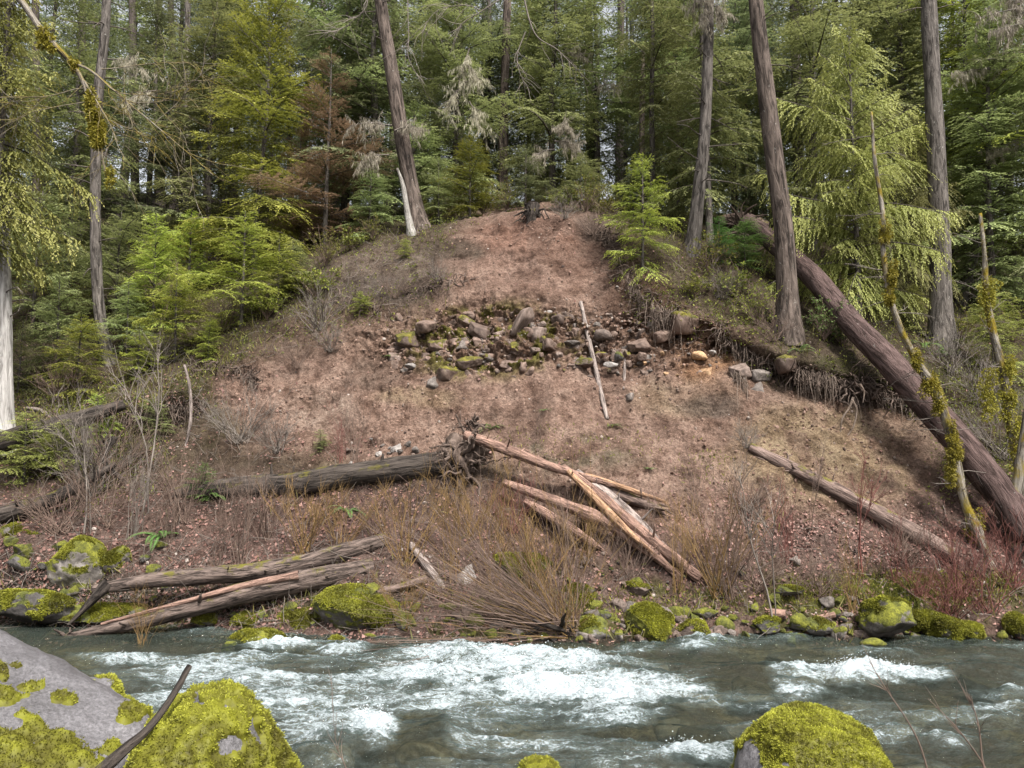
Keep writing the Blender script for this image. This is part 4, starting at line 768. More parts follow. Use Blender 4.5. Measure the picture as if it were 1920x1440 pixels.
log('fallen_log', [(1350,415,22,29.5),(1395,412,26,29),(1440,425,20,28.8)], 'bark_log', 'short dark log behind the root plate of the fallen fir', n=30)
# root plate of the fallen fir, charred stump on the crest
rng = np.random.RandomState(12); g = Geo(); c = W(1392, 432, 28.3); D = nrm(rng.normal(0, 1, (70, 3))*np.array([.8, .5, 1])+np.array([-.5, 0, .1])); P = grow(rng, np.repeat(c[None], 70, 0), D, rng.uniform(.5, 1.3, 70), 7, .3)
V, F, tv = tubes(P, np.linspace(1, .2, 7)[None]*rng.uniform(.03, .11, (70, 1)), 6, lump=.2); g.add(V, F, tuv=tv); part('root_plate', g, M['root'], LG)
g = Geo(); c = hit(997, 408)[0]; st = root('charred_stump', c, 'charred black stump with spreading roots on the crest of the landslide', 'stump')
V, F, tv = tubes(resample(np.array([c+[0, -.1, -.5], c+[-.02, -.15, 0], c+[.02, -.05, .45]]), 24), np.array([.2, .24, .26])[np.linspace(0, 2, 24).astype(int)], 24, cap=True, lump=.6, seed=4); g.add(V, F, tuv=tv); part('trunk', g, M['bark_black'], st)
g = Geo(); O = np.repeat((c+[.1, 0, .25])[None], 34, 0); D = nrm(rng.normal(0, 1, (34, 3))*[1.4, .6, .4]+[0, -.3, -.1]); P = grow(rng, O, D, rng.uniform(.3, 1.3, 34), 12, .5, .22); V, F, tv = tubes(P, np.linspace(1, .2, 12)[None]*rng.uniform(.012, .07, (34, 1)), 6, lump=.3); g.add(V, F, tuv=tv); part('roots', g, M['bark_black'], st)

# mossy leaning alder at the right
MA = [(1868,1085,16),(1850,1040,18),(1828,985,24),(1808,940,17),(1795,880,20),(1782,820,17),(1768,770,20),(1745,720,26),(1715,670,15),(1690,620,14),(1670,560,13),(1656,470,11),(1655,400,10),(1640,300,8),(1634,210,5)]
ma, Q, R = trunk_tree('mossy_alder', MA, [18.2,18.45,18.7,18.8,18.85]+[18.9]*10, 'bark_mossy', 'thin crooked alder with golden moss clumps leaning in front of the fallen fir', flare=.1, sides=14, n=120, lump=.2)
rng = np.random.RandomState(14); P = stubs(ma, Q, R, rng, 40, .15, .98, 1.3, 'tw_grey', .0, .012, 'branches', 5)
def mosscoat(parent, C, Rr, rng, n, L=.05, m_='mossg', name='moss'):
    i = rng.randint(0, len(C), n); d = nrm(rng.normal(0, 1, (n, 3))); O = C[i]+d*Rr[i][:, None]*rng.uniform(.75, 1.0, (n, 1)); D = nrm(d+np.array([0, 0, -.5])+rng.normal(0, .3, (n, 3)))
    S = nrm(np.cross(D, rng.normal(0, 1, (n, 3)))); V, F = blades(O, D, S, rng.uniform(.5, 1.3, n)*L, np.full(n, L*.35)); g = Geo(); g.add(V, F, tint=np.repeat(rng.rand(n), 4), tip=np.tile([0, .2, .6, .2], n)); return part(name, g, M[m_], parent)
cl = []; cr_ = []
for (px, py, rr, hh) in ((1745,722,15,26),(1762,760,9,18),(1718,672,7,14),(1828,985,15,28),(1790,850,12,22),(1785,815,8,20),(1660,440,8,18),(1668,560,7,16),(1783,893,9,20),(1672,520,8,20)):
    for q in range(14): cl.append(W(px+rng.normal(0, rr*.35), py+rng.normal(0, hh*.5), 18.85+rng.normal(0, .04))); cr_.append(rr*.75/F_PX*18.9)
mosscoat(ma, np.array(cl), np.array(cr_), rng, 15000, .07)
mosscoat(ma, Q[4:100], R[4:100]*1.08, rng, 7000, .03, name='moss_sleeve')
mb, Q, R = trunk_tree('mossy_alder', [(1915,900,20),(1895,800,18),(1885,720,18),(1866,640,17),(1850,560,14),(1846,480,10),(1838,400,7)], 19.2, 'bark_mossy', 'broken mossy alder stem at the right border, shorter than the leaning one', flare=.1, sides=14, n=70, lump=.2)
stubs(mb, Q, R, rng, 30, .1, .98, 1.0, 'tw_grey', .0, .01, 'branches', 5)
cl = [W(px+rng.normal(0, 5), py+rng.normal(0, 22), 19.15) for px, py in ((1888,700),(1893,760),(1905,820),(1852,740),(1850,560)) for q in range(14)]; mosscoat(mb, Q[4:66], R[4:66]*1.08, rng, 4500, .03, name='moss_sleeve'); mosscoat(mb, np.array(cl), np.full(len(cl), .11), rng, 8000, .07)
trunk_tree('alder_tree', [(1922,1120,30),(1905,1040,26),(1900,960,24),(1912,880,22),(1930,760,20)], 18.6, 'bark_mossy', 'grey alder trunk cut by the right border beside red dogwood', flare=.2, sides=16)

# ---------------------------------------------------------------- rocks
RK = {}
for i, (c_, sh, rg) in enumerate([(9, 18, .09), (10, 26, .08), (14, 70, .05), (13, 80, .05), (13, 12, .08), (10, 50, .07), (15, 12, .05), (16, 60, .06)]):
    V, F = rockshape(200+i, 4, c_, sh, rg, (1, .85, .7)); RK[i] = mesh('rock_%d' % i, V, F, M['rock_grey'])
def rock(v, px, py, wpx, hpx, m_, label, group=None, name='rock', rot=0.0, tilt=(0, 0), d=None, up=.25, cat='rock', me=None, sink=0):
    c = hit(px, py)[0] if d is None else W(px, py, d); k = c[1]/F_PX
    o = link(name, me or RK[v], None, c+np.array([0, -.05+sink*wpx*k, 0])); o.scale = (wpx*k*.60, (wpx+hpx)/2*k*.55, hpx*k*.78); o.rotation_euler = (tilt[0], tilt[1], rot)
    setmat(o, M[m_]); return tag(o, label, cat, group)
BIG = [ # px, py, w, h, material, variant, label, distance
 (675,1152,145,92,'rock_moss',4,'wide dark green mossy boulder at the waterline left of the willow stems',17.6),
 (572,1160,100,48,'rock_moss',6,'low bright mossy boulder under the lower weathered log',17.9),
 (470,1167,66,34,'rock_moss',4,'small rounded mossy boulder, leftmost under the lower weathered log',17.9),
 (390,1163,50,26,'rock_moss',6,'flat mossy stone in the shadow of the lower weathered log',18.0),
 (1225,1172,112,64,'rock_moss',5,'bright mossy boulder with a pale wet foot, right of the willow butt',17.1),
 (1105,1190,95,60,'rock_wet',1,'dark wet boulder right beside the willow butt',17.1),
 (1646,1160,112,84,'rock_moss2',2,'large angular brown boulder half covered by moss at the water',17.1),
 (1775,1176,66,46,'rock_moss',4,'mossy boulder right of the large half-mossy one',17.1),
 (1815,1188,56,36,'rock_moss',6,'low mossy stone with pale wet base near the right border',17.0),
 (1908,1174,52,40,'rock_moss',4,'mossy boulder touching the right border at the waterline',17.0),
 (1722,1160,60,34,'rock_moss',6,'flat mossy stone just right of the large half-mossy boulder',17.4),
 (1636,1204,44,16,'rock_moss',4,'small moss cap rising from the water below the large half-mossy boulder',16.5),
 (478,1200,90,34,'rock_moss2',1,'mossy rock standing in the water with foam around it',17.0),
 (428,1214,34,30,'rock_wet',5,'small wet grey rock left of the mossy one in the foam',16.7),
 (630,1206,56,40,'rock_moss2',3,'grey rock with mossy left side at the foam edge',16.8),
 (690,1193,34,20,'rock_moss',6,'small mossy stone in front of the wide dark mossy boulder',17.0),
 (1083,1128,58,56,'rock_moss',4,'upright mossy rock above the dark wet boulder',17.9),
 (985,1072,96,56,'rock_moss',5,'mossy rock pile behind the willow stems',18.6),
 (870,1086,44,44,'rock_pale',2,'pale pointed rock with mossy edge behind the willow stems',18.4),
 (1197,1104,50,38,'rock_brown',2,'reddish brown angular rock above the bright mossy boulder',18.1),
 (1258,1150,44,38,'rock_moss',7,'pointed mossy stone at the upper right of the bright mossy boulder',17.6),
 (1150,1165,40,30,'rock_moss',4,'round mossy stone between the wet boulder and bright mossy boulder',17.4),
 (838,1140,44,28,'rock_moss',6,'mossy stone under the orange willow stems',17.6),
 (758,1142,50,32,'rock_moss',4,'yellow mossy stone right of the wide dark mossy boulder',17.7),
 (125,1070,120,110,'rock_moss2',2,'tall mossy rock outcrop at the left end of the far shore',18.9),
 (205,1058,70,60,'rock_moss2',2,'grey block with moss right of the tall mossy outcrop',19.1),
 (60,1015,110,60,'rock_moss2',3,'mossy ledge above the tall outcrop at the left border',19.6),
 (40,1130,180,80,'rock_wet',5,'dark grey wet bedrock at the far left waterline',18.5),
 (190,1145,150,50,'rock_wet',3,'dark grey bedrock shelf under the hanging root',18.5),
 (981,604,34,78,'rock_brown',3,'tilted grey-brown slab sticking out of the gravel band',23.7),
 (1006,628,42,44,'rock_brown',2,'brown block right of the tilted slab in the gravel band',23.6),
 (846,702,66,38,'rock_moss3',3,'long dark mossy boulder at the lower edge of the gravel band',23.0),
 (845,672,20,13,'rock_pale',4,'white oval stone above the long dark boulder',23.2),
 (828,684,15,9,'rock_pale',4,'small white stone left of the white oval stone',23.1),
 (772,686,24,13,'rock_pale',1,'pale flat stone, leftmost of the pale ones in the gravel band',23.1),
 (796,688,16,10,'rock_pale',2,'pale stone between the flat stone and the long dark boulder',23.1),
 (1027,587,20,12,'rock_pale',6,'white stone alone at the top edge of the gravel band',24.1),
 (1144,684,24,13,'rock_pale',0,'pale stone between the long bare pole and the short stick',22.9),
 (1160,668,18,18,'rock_wet',4,'dark round stone left of the short stick',23.0),
 (928,652,28,22,'rock_wet',4,'dark round stone in the mossy middle of the gravel band',23.5),
 (912,670,34,20,'rock_grey',1,'grey stone below the dark round one in the gravel band',23.3),
 (1072,643,30,12,'rock_grey',6,'long grey stone left of the long bare pole',23.3),
 (1131,628,34,24,'rock_brown',4,'rounded brown boulder right behind the long bare pole',23.4),
 (1312,667,28,18,'rock_orange',4,'ochre stone below the root overhang',23.0),
 (1324,702,28,24,'rock_orange',2,'crumbly orange block below the ochre stone',22.8),
 (1336,660,16,10,'rock_pale',1,'pale flake right of the ochre stone',23.0),
 (800,612,52,30,'rock_dirt',3,'broad brown slab at the upper left of the gravel band',24.0),
 (760,640,46,34,'rock_moss3',2,'mossy brown block near the left end of the gravel band',23.8),
 (870,600,44,26,'rock_moss3',7,'mossy ledge stone left of the tilted slab, topmost',24.1),
 (900,625,52,34,'rock_dirt',2,'large brown angular block just left of the tilted slab',23.8),
 (880,680,56,30,'rock_moss3',3,'mossy slab right of the long dark boulder',23.1),
 (950,685,50,30,'rock_dirt',7,'brown slab below the dark round stone',23.1),
 (820,650,44,28,'rock_moss3',2,'mossy angular block above the white oval stone',23.5),
 (1050,600,46,28,'rock_dirt',3,'brown ledge stone right of the white stone at the top edge',24.0),
 (1090,680,44,26,'rock_moss3',7,'mossy block left of the foot of the long bare pole',23.0),
 (1200,650,46,28,'rock_dirt',2,'brown block right of the short stick',23.3),
 (1245,630,50,30,'rock_dirt',3,'reddish ledge block under the left part of the hanging roots',23.6),
 (1293,606,104,62,'rock_moss3',3,'dark mossy ledge rock under the hanging roots right of the landslide',23.75),
 (1482,680,66,46,'rock_moss3',3,'whitish mossy rock at the foot of the biggest furrowed trunk',22.35),
 (1610,826,28,20,'rock_brown',2,'brown broken rock in the tan bank under the root ball',21.5),
 (1634,846,16,10,'rock_brown',3,'small brown chip right of the broken rock in the tan bank',21.3),
 (1600,843,24,12,'rock_pale',3,'pale sliver below the broken rock in the tan bank',21.3),
 (742,845,26,22,'rock_pale',2,'pale block above the rootwad log',21.6),
 (710,852,18,14,'rock_pale',5,'smaller pale block left of the pale block above the rootwad log',21.6),
 (1116,890,18,12,'rock_orange',2,'pink stone on the slope above the thin orange pole',20.8),
 (548,708,14,10,'rock_brown',1,'brown stone on the bare slope left of the slide, the larger one',24.2),
 (560,700,12,12,'rock_grey',4,'small grey stone beside the brown stone on the slope',24.2),
 (1390,700,44,34,'rock_brown',2,'cracked rock, upper left block of the fractured outcrop',22.6),
 (1425,705,44,32,'rock_grey',3,'cracked rock, upper right block of the fractured outcrop',22.6),
 (1415,735,46,32,'rock_grey',2,'cracked rock, middle block of the fractured outcrop',22.4),
 (1385,740,24,20,'rock_brown',5,'cracked rock, lower left chip of the fractured outcrop',22.4),
 (1403,758,22,16,'rock_wet',3,'cracked rock, bottom chip of the fractured outcrop',22.3),
 (1240,785,12,9,'rock_grey',1,'lone grey stone on the smooth slope below the short stick',22.1),
 (1487,1108,60,26,'rock_wet',2,'dark slate rock among the shore stones behind the bare saplings',18.0),
 (1545,1128,40,26,'rock_grey',5,'grey stone behind the cut log pieces',17.9),
 (1530,1175,54,30,'rock_wet',4,'dark rounded stone under the short reddish log piece',17.2),
 (1500,1165,38,30,'rock_moss',4,'mossy round stone left of the short reddish log piece',17.3),
 (1583,1176,30,18,'rock_grey',6,'smooth grey stone touching the large half-mossy boulder',17.2),
 (1300,1185,60,34,'rock_brown',4,'rounded brown stone at the waterline right of the bright mossy boulder',17.1),
 (1440,1175,50,30,'rock_wet',1,'wet stone with moss under the bare sapling foot',17.2),
 (1322,1148,46,22,'rock_moss2',6,'flat slab with thin moss above the waterline',17.5),
]
rng = np.random.RandomState(3)
def bigrock(px, py, wp, hp, mm, v, lb, d, rng, seed):
    c = W(px, py, d); k = d/F_PX; V, F = rockshape(400+seed, 5, [10, 12, 14, 12, 13, 11, 15, 14][v], [16, 24, 60, 60, 12, 40, 12, 50][v], .07)
    V = V*np.array([wp*k*.62, (wp+hp)/2*k*.55, hp*k*.62]); V = V+vnormals(V, F)*(.03*fbm(V, 5, 3, seed))[:, None]; o = root('boulder', c, lb, 'boulder'); g = Geo(); g.add(V+c, F); part('stone', g, M[mm], o)
    N = vnormals(V, F); msk = N[:, 2]*.5+fbm(V+seed, 2.2, 4, 3)*1.0+(.35 if mm == 'rock_moss' else -.05); f = F[msk[F].min(1) > .1]
    if len(f) == 0: return
    A = np.linalg.norm(np.cross(V[f[:, 1]]-V[f[:, 0]], V[f[:, 2]]-V[f[:, 0]]), axis=1); n = int(min(16000, A.sum()*.5*9000)); i = np.searchsorted(np.cumsum(A), rng.rand(n)*A.sum()); i = np.minimum(i, len(f)-1)
    b = rng.dirichlet((1, 1, 1), n); O = (V[f[i]]*b[..., None]).sum(1)+c; Nn = N[f[i, 0]]; D = nrm(Nn+rng.normal(0, .5, (n, 3))-[0, 0, .35]); S = nrm(np.cross(D, rng.normal(0, 1, (n, 3)))); L = rng.uniform(.02, .06, n)
    VV, FF = blades(O, D, S, L, L*.45); ti = np.clip(.35+1.0*fbm(O, 3.2, 3, 9)+rng.normal(0, .15, n), 0, 1); g = Geo(); g.add(VV, FF, tint=np.repeat(ti, 4), tip=np.clip(np.repeat(ti*.6, 4)+np.tile([-.5, -.1, .2, -.1], n), 0, 1)); part('moss', g, M['mosst'], o)
for bi, (px, py, w_, h_, mm, v, lb, d) in enumerate(BIG):
    if d < 20 and w_ >= 50: bigrock(px, py, w_, h_, mm, v, lb, d, rng, bi); continue
    rock(v, px, py, w_, h_, mm, lb, None, 'boulder' if w_ > 40 else 'stone', rng.uniform(-.5, .5) if w_ < 90 else rng.uniform(-.15, .15), (rng.uniform(-.15, .15), .5 if 'tilted' in lb else rng.uniform(-.15, .15)), d, cat='boulder' if w_ > 40 else 'stone')
tone = {'rock_dirt': 'reddish brown', 'rock_moss3': 'moss-stained', 'rock_grey': 'grey', 'rock_brown': 'brown', 'rock_pale': 'pale', 'rock_wet': 'dark', 'rock_orange': 'ochre', 'rock_moss': 'mossy', 'rock_moss2': 'half-mossy'}
def scatter_rocks(n, fx, fy, sizes, mats, where, group, name, seed):
    rng = np.random.RandomState(seed)
    for i in range(n):
        px, py = fx(rng), fy(rng); w_ = (sizes[0]+(sizes[1]-sizes[0])*rng.rand()**2)*rng.uniform(.7, 1.2); mm = mats[rng.randint(len(mats))]; v = [2, 3, 5, 7, 1, 2, 3, 0][rng.randint(8)] if 'cobble' in name or 'scree' in name else rng.randint(8)
        sz = 'larger' if w_ > (sizes[0]+sizes[1])/2 else 'small'; shp = ['rounded', 'blocky', 'faceted', 'flat-sided', 'smooth', 'rough', 'rounded', 'splintery'][v]
        nm = 'cobble' if 'cobble' in name else 'stone'; lb0 = f"{sz} {tone[mm]} {shp} {nm} {where(px)}"; used_lb = globals().setdefault('USED', {}); hv = used_lb.setdefault(lb0, 0); used_lb[lb0] += 1; extra = ['', ', lower of its look-alikes', ', touching a darker neighbour'][0] if hv == 0 else ''; vv = ['', ' tilted', ' half-sunk', ' long', ' squat', ' wedge-like', ' chipped', ' leaning', ' pitted', ' stained', ' stubby'][hv % 11]; c = hit(px, py)[0]; rock(v, px, py, w_, w_*rng.uniform(.5, .85), mm, f"{sz}{vv} {tone[mm]} {shp} {nm} {where(px)}", group, name, rng.uniform(0, 3.1), (rng.uniform(-.6, .6), rng.uniform(-.6, .6)), None, cat='stone', sink=.33 if 'cobble' in name else 0)
band_y = lambda r: r.choice([r.uniform(585, 700), r.normal(650, 28)])
scatter_rocks(210, lambda r: r.uniform(735, 1225), band_y, (10, 46), ['rock_dirt', 'rock_brown', 'rock_dirt', 'rock_dirt', 'rock_brown', 'rock_dirt', 'rock_moss3', 'rock_grey'], lambda x: 'in the gravel band, '+('at its left end' if x < 820 else 'left of the tilted slab' if x < 950 else 'right of the tilted slab' if x < 1080 else 'around the long bare pole' if x < 1160 else 'near the short stick'), 'stones embedded in the gravel band', 'cobble', 41)
scatter_rocks(24, lambda r: r.uniform(1190, 1350), lambda r: r.uniform(615, 705), (8, 22), ['rock_orange', 'rock_brown', 'rock_orange', 'rock_grey'], lambda x: 'in the orange soil '+('left of the ochre stone' if x < 1290 else 'beside the ochre stone'), 'stones embedded in the orange soil', 'cobble', 42)
scatter_rocks(150, lambda r: r.uniform(860, 1620), lambda r: 1200-abs(r.normal(0, 38)), (14, 42), ['rock_moss', 'rock_moss', 'rock_moss2', 'rock_grey', 'rock_brown', 'rock_wet', 'rock_brown'], lambda x: 'on the shore '+('under the willow stems' if x < 1060 else 'around the bright mossy boulder' if x < 1280 else 'below the slope logs' if x < 1420 else 'by the cut log pieces'), 'stones along the far shore', 'shore_stone', 43)
scatter_rocks(34, lambda r: r.uniform(330, 860), lambda r: 1175-abs(r.normal(0, 30)), (14, 40), ['rock_moss', 'rock_moss', 'rock_moss2', 'rock_wet'], lambda x: 'on the shore '+('under the weathered logs' if x < 600 else 'left of the willow stems'), 'stones along the far shore', 'shore_stone', 44)
scatter_rocks(30, lambda r: r.uniform(10, 330), lambda r: r.uniform(1010, 1150), (16, 46), ['rock_moss', 'rock_moss2', 'rock_wet', 'rock_wet'], lambda x: 'on the dark ledges '+('around the tall mossy outcrop' if x < 170 else 'behind the hanging root'), 'stones on the left ledges', 'ledge_stone', 48)
scatter_rocks(18, lambda r: r.uniform(1620, 1920), lambda r: 1195-abs(r.normal(0, 12)), (14, 34), ['rock_moss', 'rock_grey', 'rock_wet', 'rock_moss2'], lambda x: 'on the shore right of the large half-mossy boulder', 'stones along the far shore', 'shore_stone', 45)
scatter_rocks(40, lambda r: r.uniform(1050, 1560), lambda r: r.uniform(1040, 1120), (9, 26), ['rock_grey', 'rock_brown', 'rock_wet', 'rock_brown'], lambda x: 'in the scree '+('under the long pinkish log' if x < 1300 else 'behind the bare saplings'), 'stones in the scree above the shore', 'scree_stone', 46)
scatter_rocks(16, lambda r: r.uniform(640, 800), lambda r: r.uniform(820, 870), (7, 18), ['rock_pale', 'rock_brown', 'rock_grey'], lambda x: 'on the slope above the rootwad log', 'stones above the rootwad log', 'stone', 47)
# submerged boulders in the river
for i, (px, py, w_, h_) in enumerate(((800,1400,150,60),(1415,1285,170,60),(1850,1268,130,40),(1270,1352,130,60),(620,1415,120,50),(860,1240,100,34),(1500,1215,150,26),(1750,1230,190,24),(1230,1230,140,30),(700,1232,130,24),(1560,1330,150,30),(1350,1375,200,40),(980,1425,180,40),(1700,1420,150,40),(1130,1400,150,40))):
    d = (4.0+.0)/math.tan(-math.asin(W(px, py, 10)[2]/10*0-0.0)-0+math.atan2(py-720, F_PX)-PITCH) if False else 4.0/math.tan(math.atan2(py-720, F_PX)-PITCH)
    c = W(px, py, d); hi_ = i in (0, 1, 3, 4, 5, 11); o = link('river_boulder', RK[i % 8], None, [c[0], c[1]+.1, -.17 if hi_ else -.24]); k = d/F_PX; o.scale = (w_*k*.42, w_*k*.38, .40 if hi_ else .26); o.rotation_euler = (0, 0, i)
    setmat(o, M['rock_river']); tag(o, f"brown boulder under the water {['below the dark wet hump','at the end of the widest whitewater','by the foam edge near the right border','in midstream below the widest whitewater','in the near foam','behind the first waves','near the half-mossy boulder','under calm water toward the right border','in front of the bright mossy boulder','near the left foam','between foam bands','in shallow dark water','at the bottom edge in the middle','right of the mossy foreground boulder','under the rapids near the bottom'][i]}", 'boulder', 'boulders under the river surface')
# pebbles and grit on the slope, one mass
def scatter_pts(rng, n, weight):
    Wt = (weight*np.maximum(TP[..., 1], 1)**1.2).ravel(); Wt = np.maximum(Wt, 0); c = np.cumsum(Wt); i = np.searchsorted(c, rng.rand(n)*c[-1]); i = np.minimum(i, len(c)-1)
    return TP.reshape(-1, 3)[i]+rng.normal(0, .012, (n, 3)), dN.reshape(-1, 3)[i]
vis = ((px_ > -250) & (px_ < 2170) & (py_ < 1215) & (py_ > 300) & (TP[..., 1] > 16))*1.0
rng = np.random.RandomState(51); n = 9000; P, N = scatter_pts(rng, n, vis*(slide*.35+bandm*1.5+ell(1200, 600, 170, 60)*1.0+smooth(900, 1150, py_)*1.2+.05)*(np.abs(TP[..., 1]) < 30)*(.3+np.clip(fbm(TP, .7, 2, 66)+.3, 0, 1)))
IV, IF = ICO[1]; sz = .012+.05*rng.rand(n)**4.0; st_ = rng.uniform(.5, 1.2, (n, 1, 3)); jit = 1+rng.uniform(-.2, .2, (n, len(IV), 1))
V = (IV[None]*jit*st_*sz[:, None, None]+P[:, None]).reshape(-1, 3); F = (IF[None]+(np.arange(n)*len(IV))[:, None, None]).reshape(-1, 3)
rng2 = np.random.RandomState(57); nc = 7500; Pc, Nc = scatter_pts(rng2, nc, vis*(slide*.8+bandm*.5)*(np.abs(TP[..., 1]) < 30)*np.clip(fbm(TP*np.array([1, 1, .5]), 1.1, 4, 77)*2.2+.25, .03, 1.5))
cs = .008+.05*rng2.rand(nc)**5; Vc = (IV[None]*(1+rng2.uniform(-.35, .35, (nc, len(IV), 1)))*rng2.uniform(.5, 1.2, (nc, 1, 3))*cs[:, None, None]+Pc[:, None]).reshape(-1, 3); Fc = (IF[None]+(np.arange(nc)*len(IV))[:, None, None]).reshape(-1, 3)
m_c, n_, p_ = mat('soil_crumb', .95, .1); t_ = attr(n_, 'tint').outputs['Fac']; n_.links.new(ramp(n_, t_, [(0, (.10, .062, .047)), (.5, (.165, .108, .083)), (1, (.25, .17, .135))]), p_.inputs['Base Color'])
tag(link('soil_crumbs', mesh('soil_crumbs', Vc, Fc, m_c, {'tint': np.repeat(rng2.rand(nc), len(IV))}, flat=True)), 'loose crumbs and clods of reddish soil on the bare slide', 'soil', None, 'stuff')
m_p, n_, p_ = mat('pebble_stone', .9, .2); t_ = attr(n_, 'tint').outputs['Fac']; n_.links.new(ramp(n_, t_, [(0, (.05, .035, .03)), (.5, (.13, .09, .07)), (.85, (.19, .145, .12)), (1, (.34, .30, .27))]), p_.inputs['Base Color'])
tag(link('gravel', mesh('gravel', V, F, m_p, {'tint': np.repeat(rng.rand(n), len(IV))}, flat=True)), 'small pebbles strewn over the bare reddish slope', 'gravel', None, 'stuff')
# fallen leaves
rng = np.random.RandomState(52); n = 26000
P, N = scatter_pts(rng, n, vis*(TP[..., 1] < 32)*(smooth(870, 990, py_)*1.6+smooth(700, 300, px_)*smooth(640, 760, py_)*.8+.03+ell(1560, 1010, 250, 60)*2+ell(640, 940, 150, 40)*2.5+ell(600, 830, 110, 30)*1.5)*(1-.6*bandm)*(.25+np.clip(fbm(TP, .9, 3, 67)+.4, 0, 1.2)))
D = nrm(np.cross(N, rng.normal(0, 1, (n, 3)))+N*rng.normal(0, .35, (n, 1))); S = nrm(np.cross(D, N+rng.normal(0, .5, (n, 3)))); L = .025+.10*rng.rand(n)**2
V, F = blades(P+N*.02, D, S, L, L*rng.uniform(.35, .95, n), .3)
tag(link('leaf_litter', mesh('leaf_litter', V, F, M['dryleaf'], {'tint': np.repeat(rng.rand(n), 4), 'tip': np.repeat(rng.rand(n)**6, 4)})), 'pinkish brown fallen leaves covering the lower slope', 'leaves', None, 'stuff')
# dead twigs and sticks lying on the ground
rng = np.random.RandomState(53); n = 3600; offbare = np.clip(1.05-slide, .03, 1)
P, N = scatter_pts(rng, n, vis*(TP[..., 1] < 40)*(1-.97*slide)*(offbare+smooth(1000, 1100, py_))*(.3+smooth(1000, 300, px_)))
D = nrm(np.cross(N, rng.normal(0, 1, (n, 3)))+N*rng.uniform(-.05, .6, (n, 1))); PP = grow(rng, P+N*.02, D, rng.uniform(.25, 1.1, n), 5, .2, .03)
V, F, tv = tubes(PP, np.linspace(1, .4, 5)[None]*rng.uniform(.003, .011, (n, 1)), 3); g = Geo(); g.add(V, F, tuv=tv)
tag(link('dead_twigs', g.mesh('dead_twigs', M['tw_grey'])), 'dead twigs scattered over the forest floor and lower slope', 'twigs', None, 'stuff')
# undergrowth of small leaves, moss and dead fern on the forest floor and above the crest
rng = np.random.RandomState(54); n = 9000; og = np.clip(1.0-slide*1.2-ell(720, 500, 120, 45)*.6, 0, 1)*smooth(1010, 800, py_+np.where((px_ > 320) & (px_ < 1350), 160, 0))
P, N = scatter_pts(rng, n, vis*(TP[..., 1] < 60)*og*(.15+np.clip(fbm(TP, .6, 3, 68)+.45, 0, 1.2))); up = np.array([0, 0, 1.])
k = 7; j = np.repeat(np.arange(n), k); r3 = rng.normal(0, 1, (n*k, 3)); h = rng.uniform(.02, .45, n*k)*rng.uniform(.3, 1, n)[j]
O = P[j]+up*h[:, None]+r3*[.10, .10, .03]; D = nrm(rng.normal(0, 1, (n*k, 3))+up*.3); S = nrm(np.cross(D, up+rng.normal(0, .4, (n*k, 3)))); L = rng.uniform(.035, .10, n*k)
V, F = blades(O, D, S, L, L*.5); tn = rng.rand(n)[j]
tag(link('undergrowth', mesh('undergrowth', V, F, M['leafy'], {'tint': np.repeat(tn, 4), 'tip': np.repeat(rng.rand(n*k)**4, 4)})), 'low leafy undergrowth covering the forest floor', 'undergrowth', None, 'stuff')
rng = np.random.RandomState(55); n = 14000
P, N = scatter_pts(rng, n, vis*(TP[..., 1] < 45)*(1-.98*slide)*(og*smooth(700, 300, px_)+.25*og+shore*.25+.02)*(.2+np.clip(fbm(TP, .8, 3, 70)+.3, 0, 1)))
D = nrm(rng.normal(0, .6, (n, 3))+up*1.0); S = nrm(np.cross(D, rng.normal(0, 1, (n, 3)))); L = rng.uniform(.12, .42, n); V, F = blades(P, D, S, L, L*.06+.004)
tag(link('dry_grass', mesh('dry_grass', V, F, M['grass'], {'tint': np.repeat(rng.rand(n), 4), 'tip': np.repeat(rng.rand(n)**2, 4)})), 'dry straw coloured grass and dead stems on the slope', 'grass', None, 'stuff')
rng = np.random.RandomState(56); n = 9000
P, N = scatter_pts(rng, n, vis*(ell(1700, 1105, 230, 38)*2+ell(1200, 1130, 300, 30)*.6+ell(1060, 830, 200, 40)*.15+ell(1330, 880, 60, 30)*.3))
D = nrm(rng.normal(0, .7, (n, 3))+up*1.0); S = nrm(np.cross(D, rng.normal(0, 1, (n, 3)))); L = rng.uniform(.04, .15, n); V, F = blades(P, D, S, L, L*.18)
tag(link('green_grass', mesh('green_grass', V, F, M['leafy'], {'tint': np.repeat(rng.rand(n)*.5+.5, 4), 'tip': np.repeat(rng.rand(n)**2, 4)})), 'short green grass and moss behind the shore stones', 'grass', None, 'stuff')

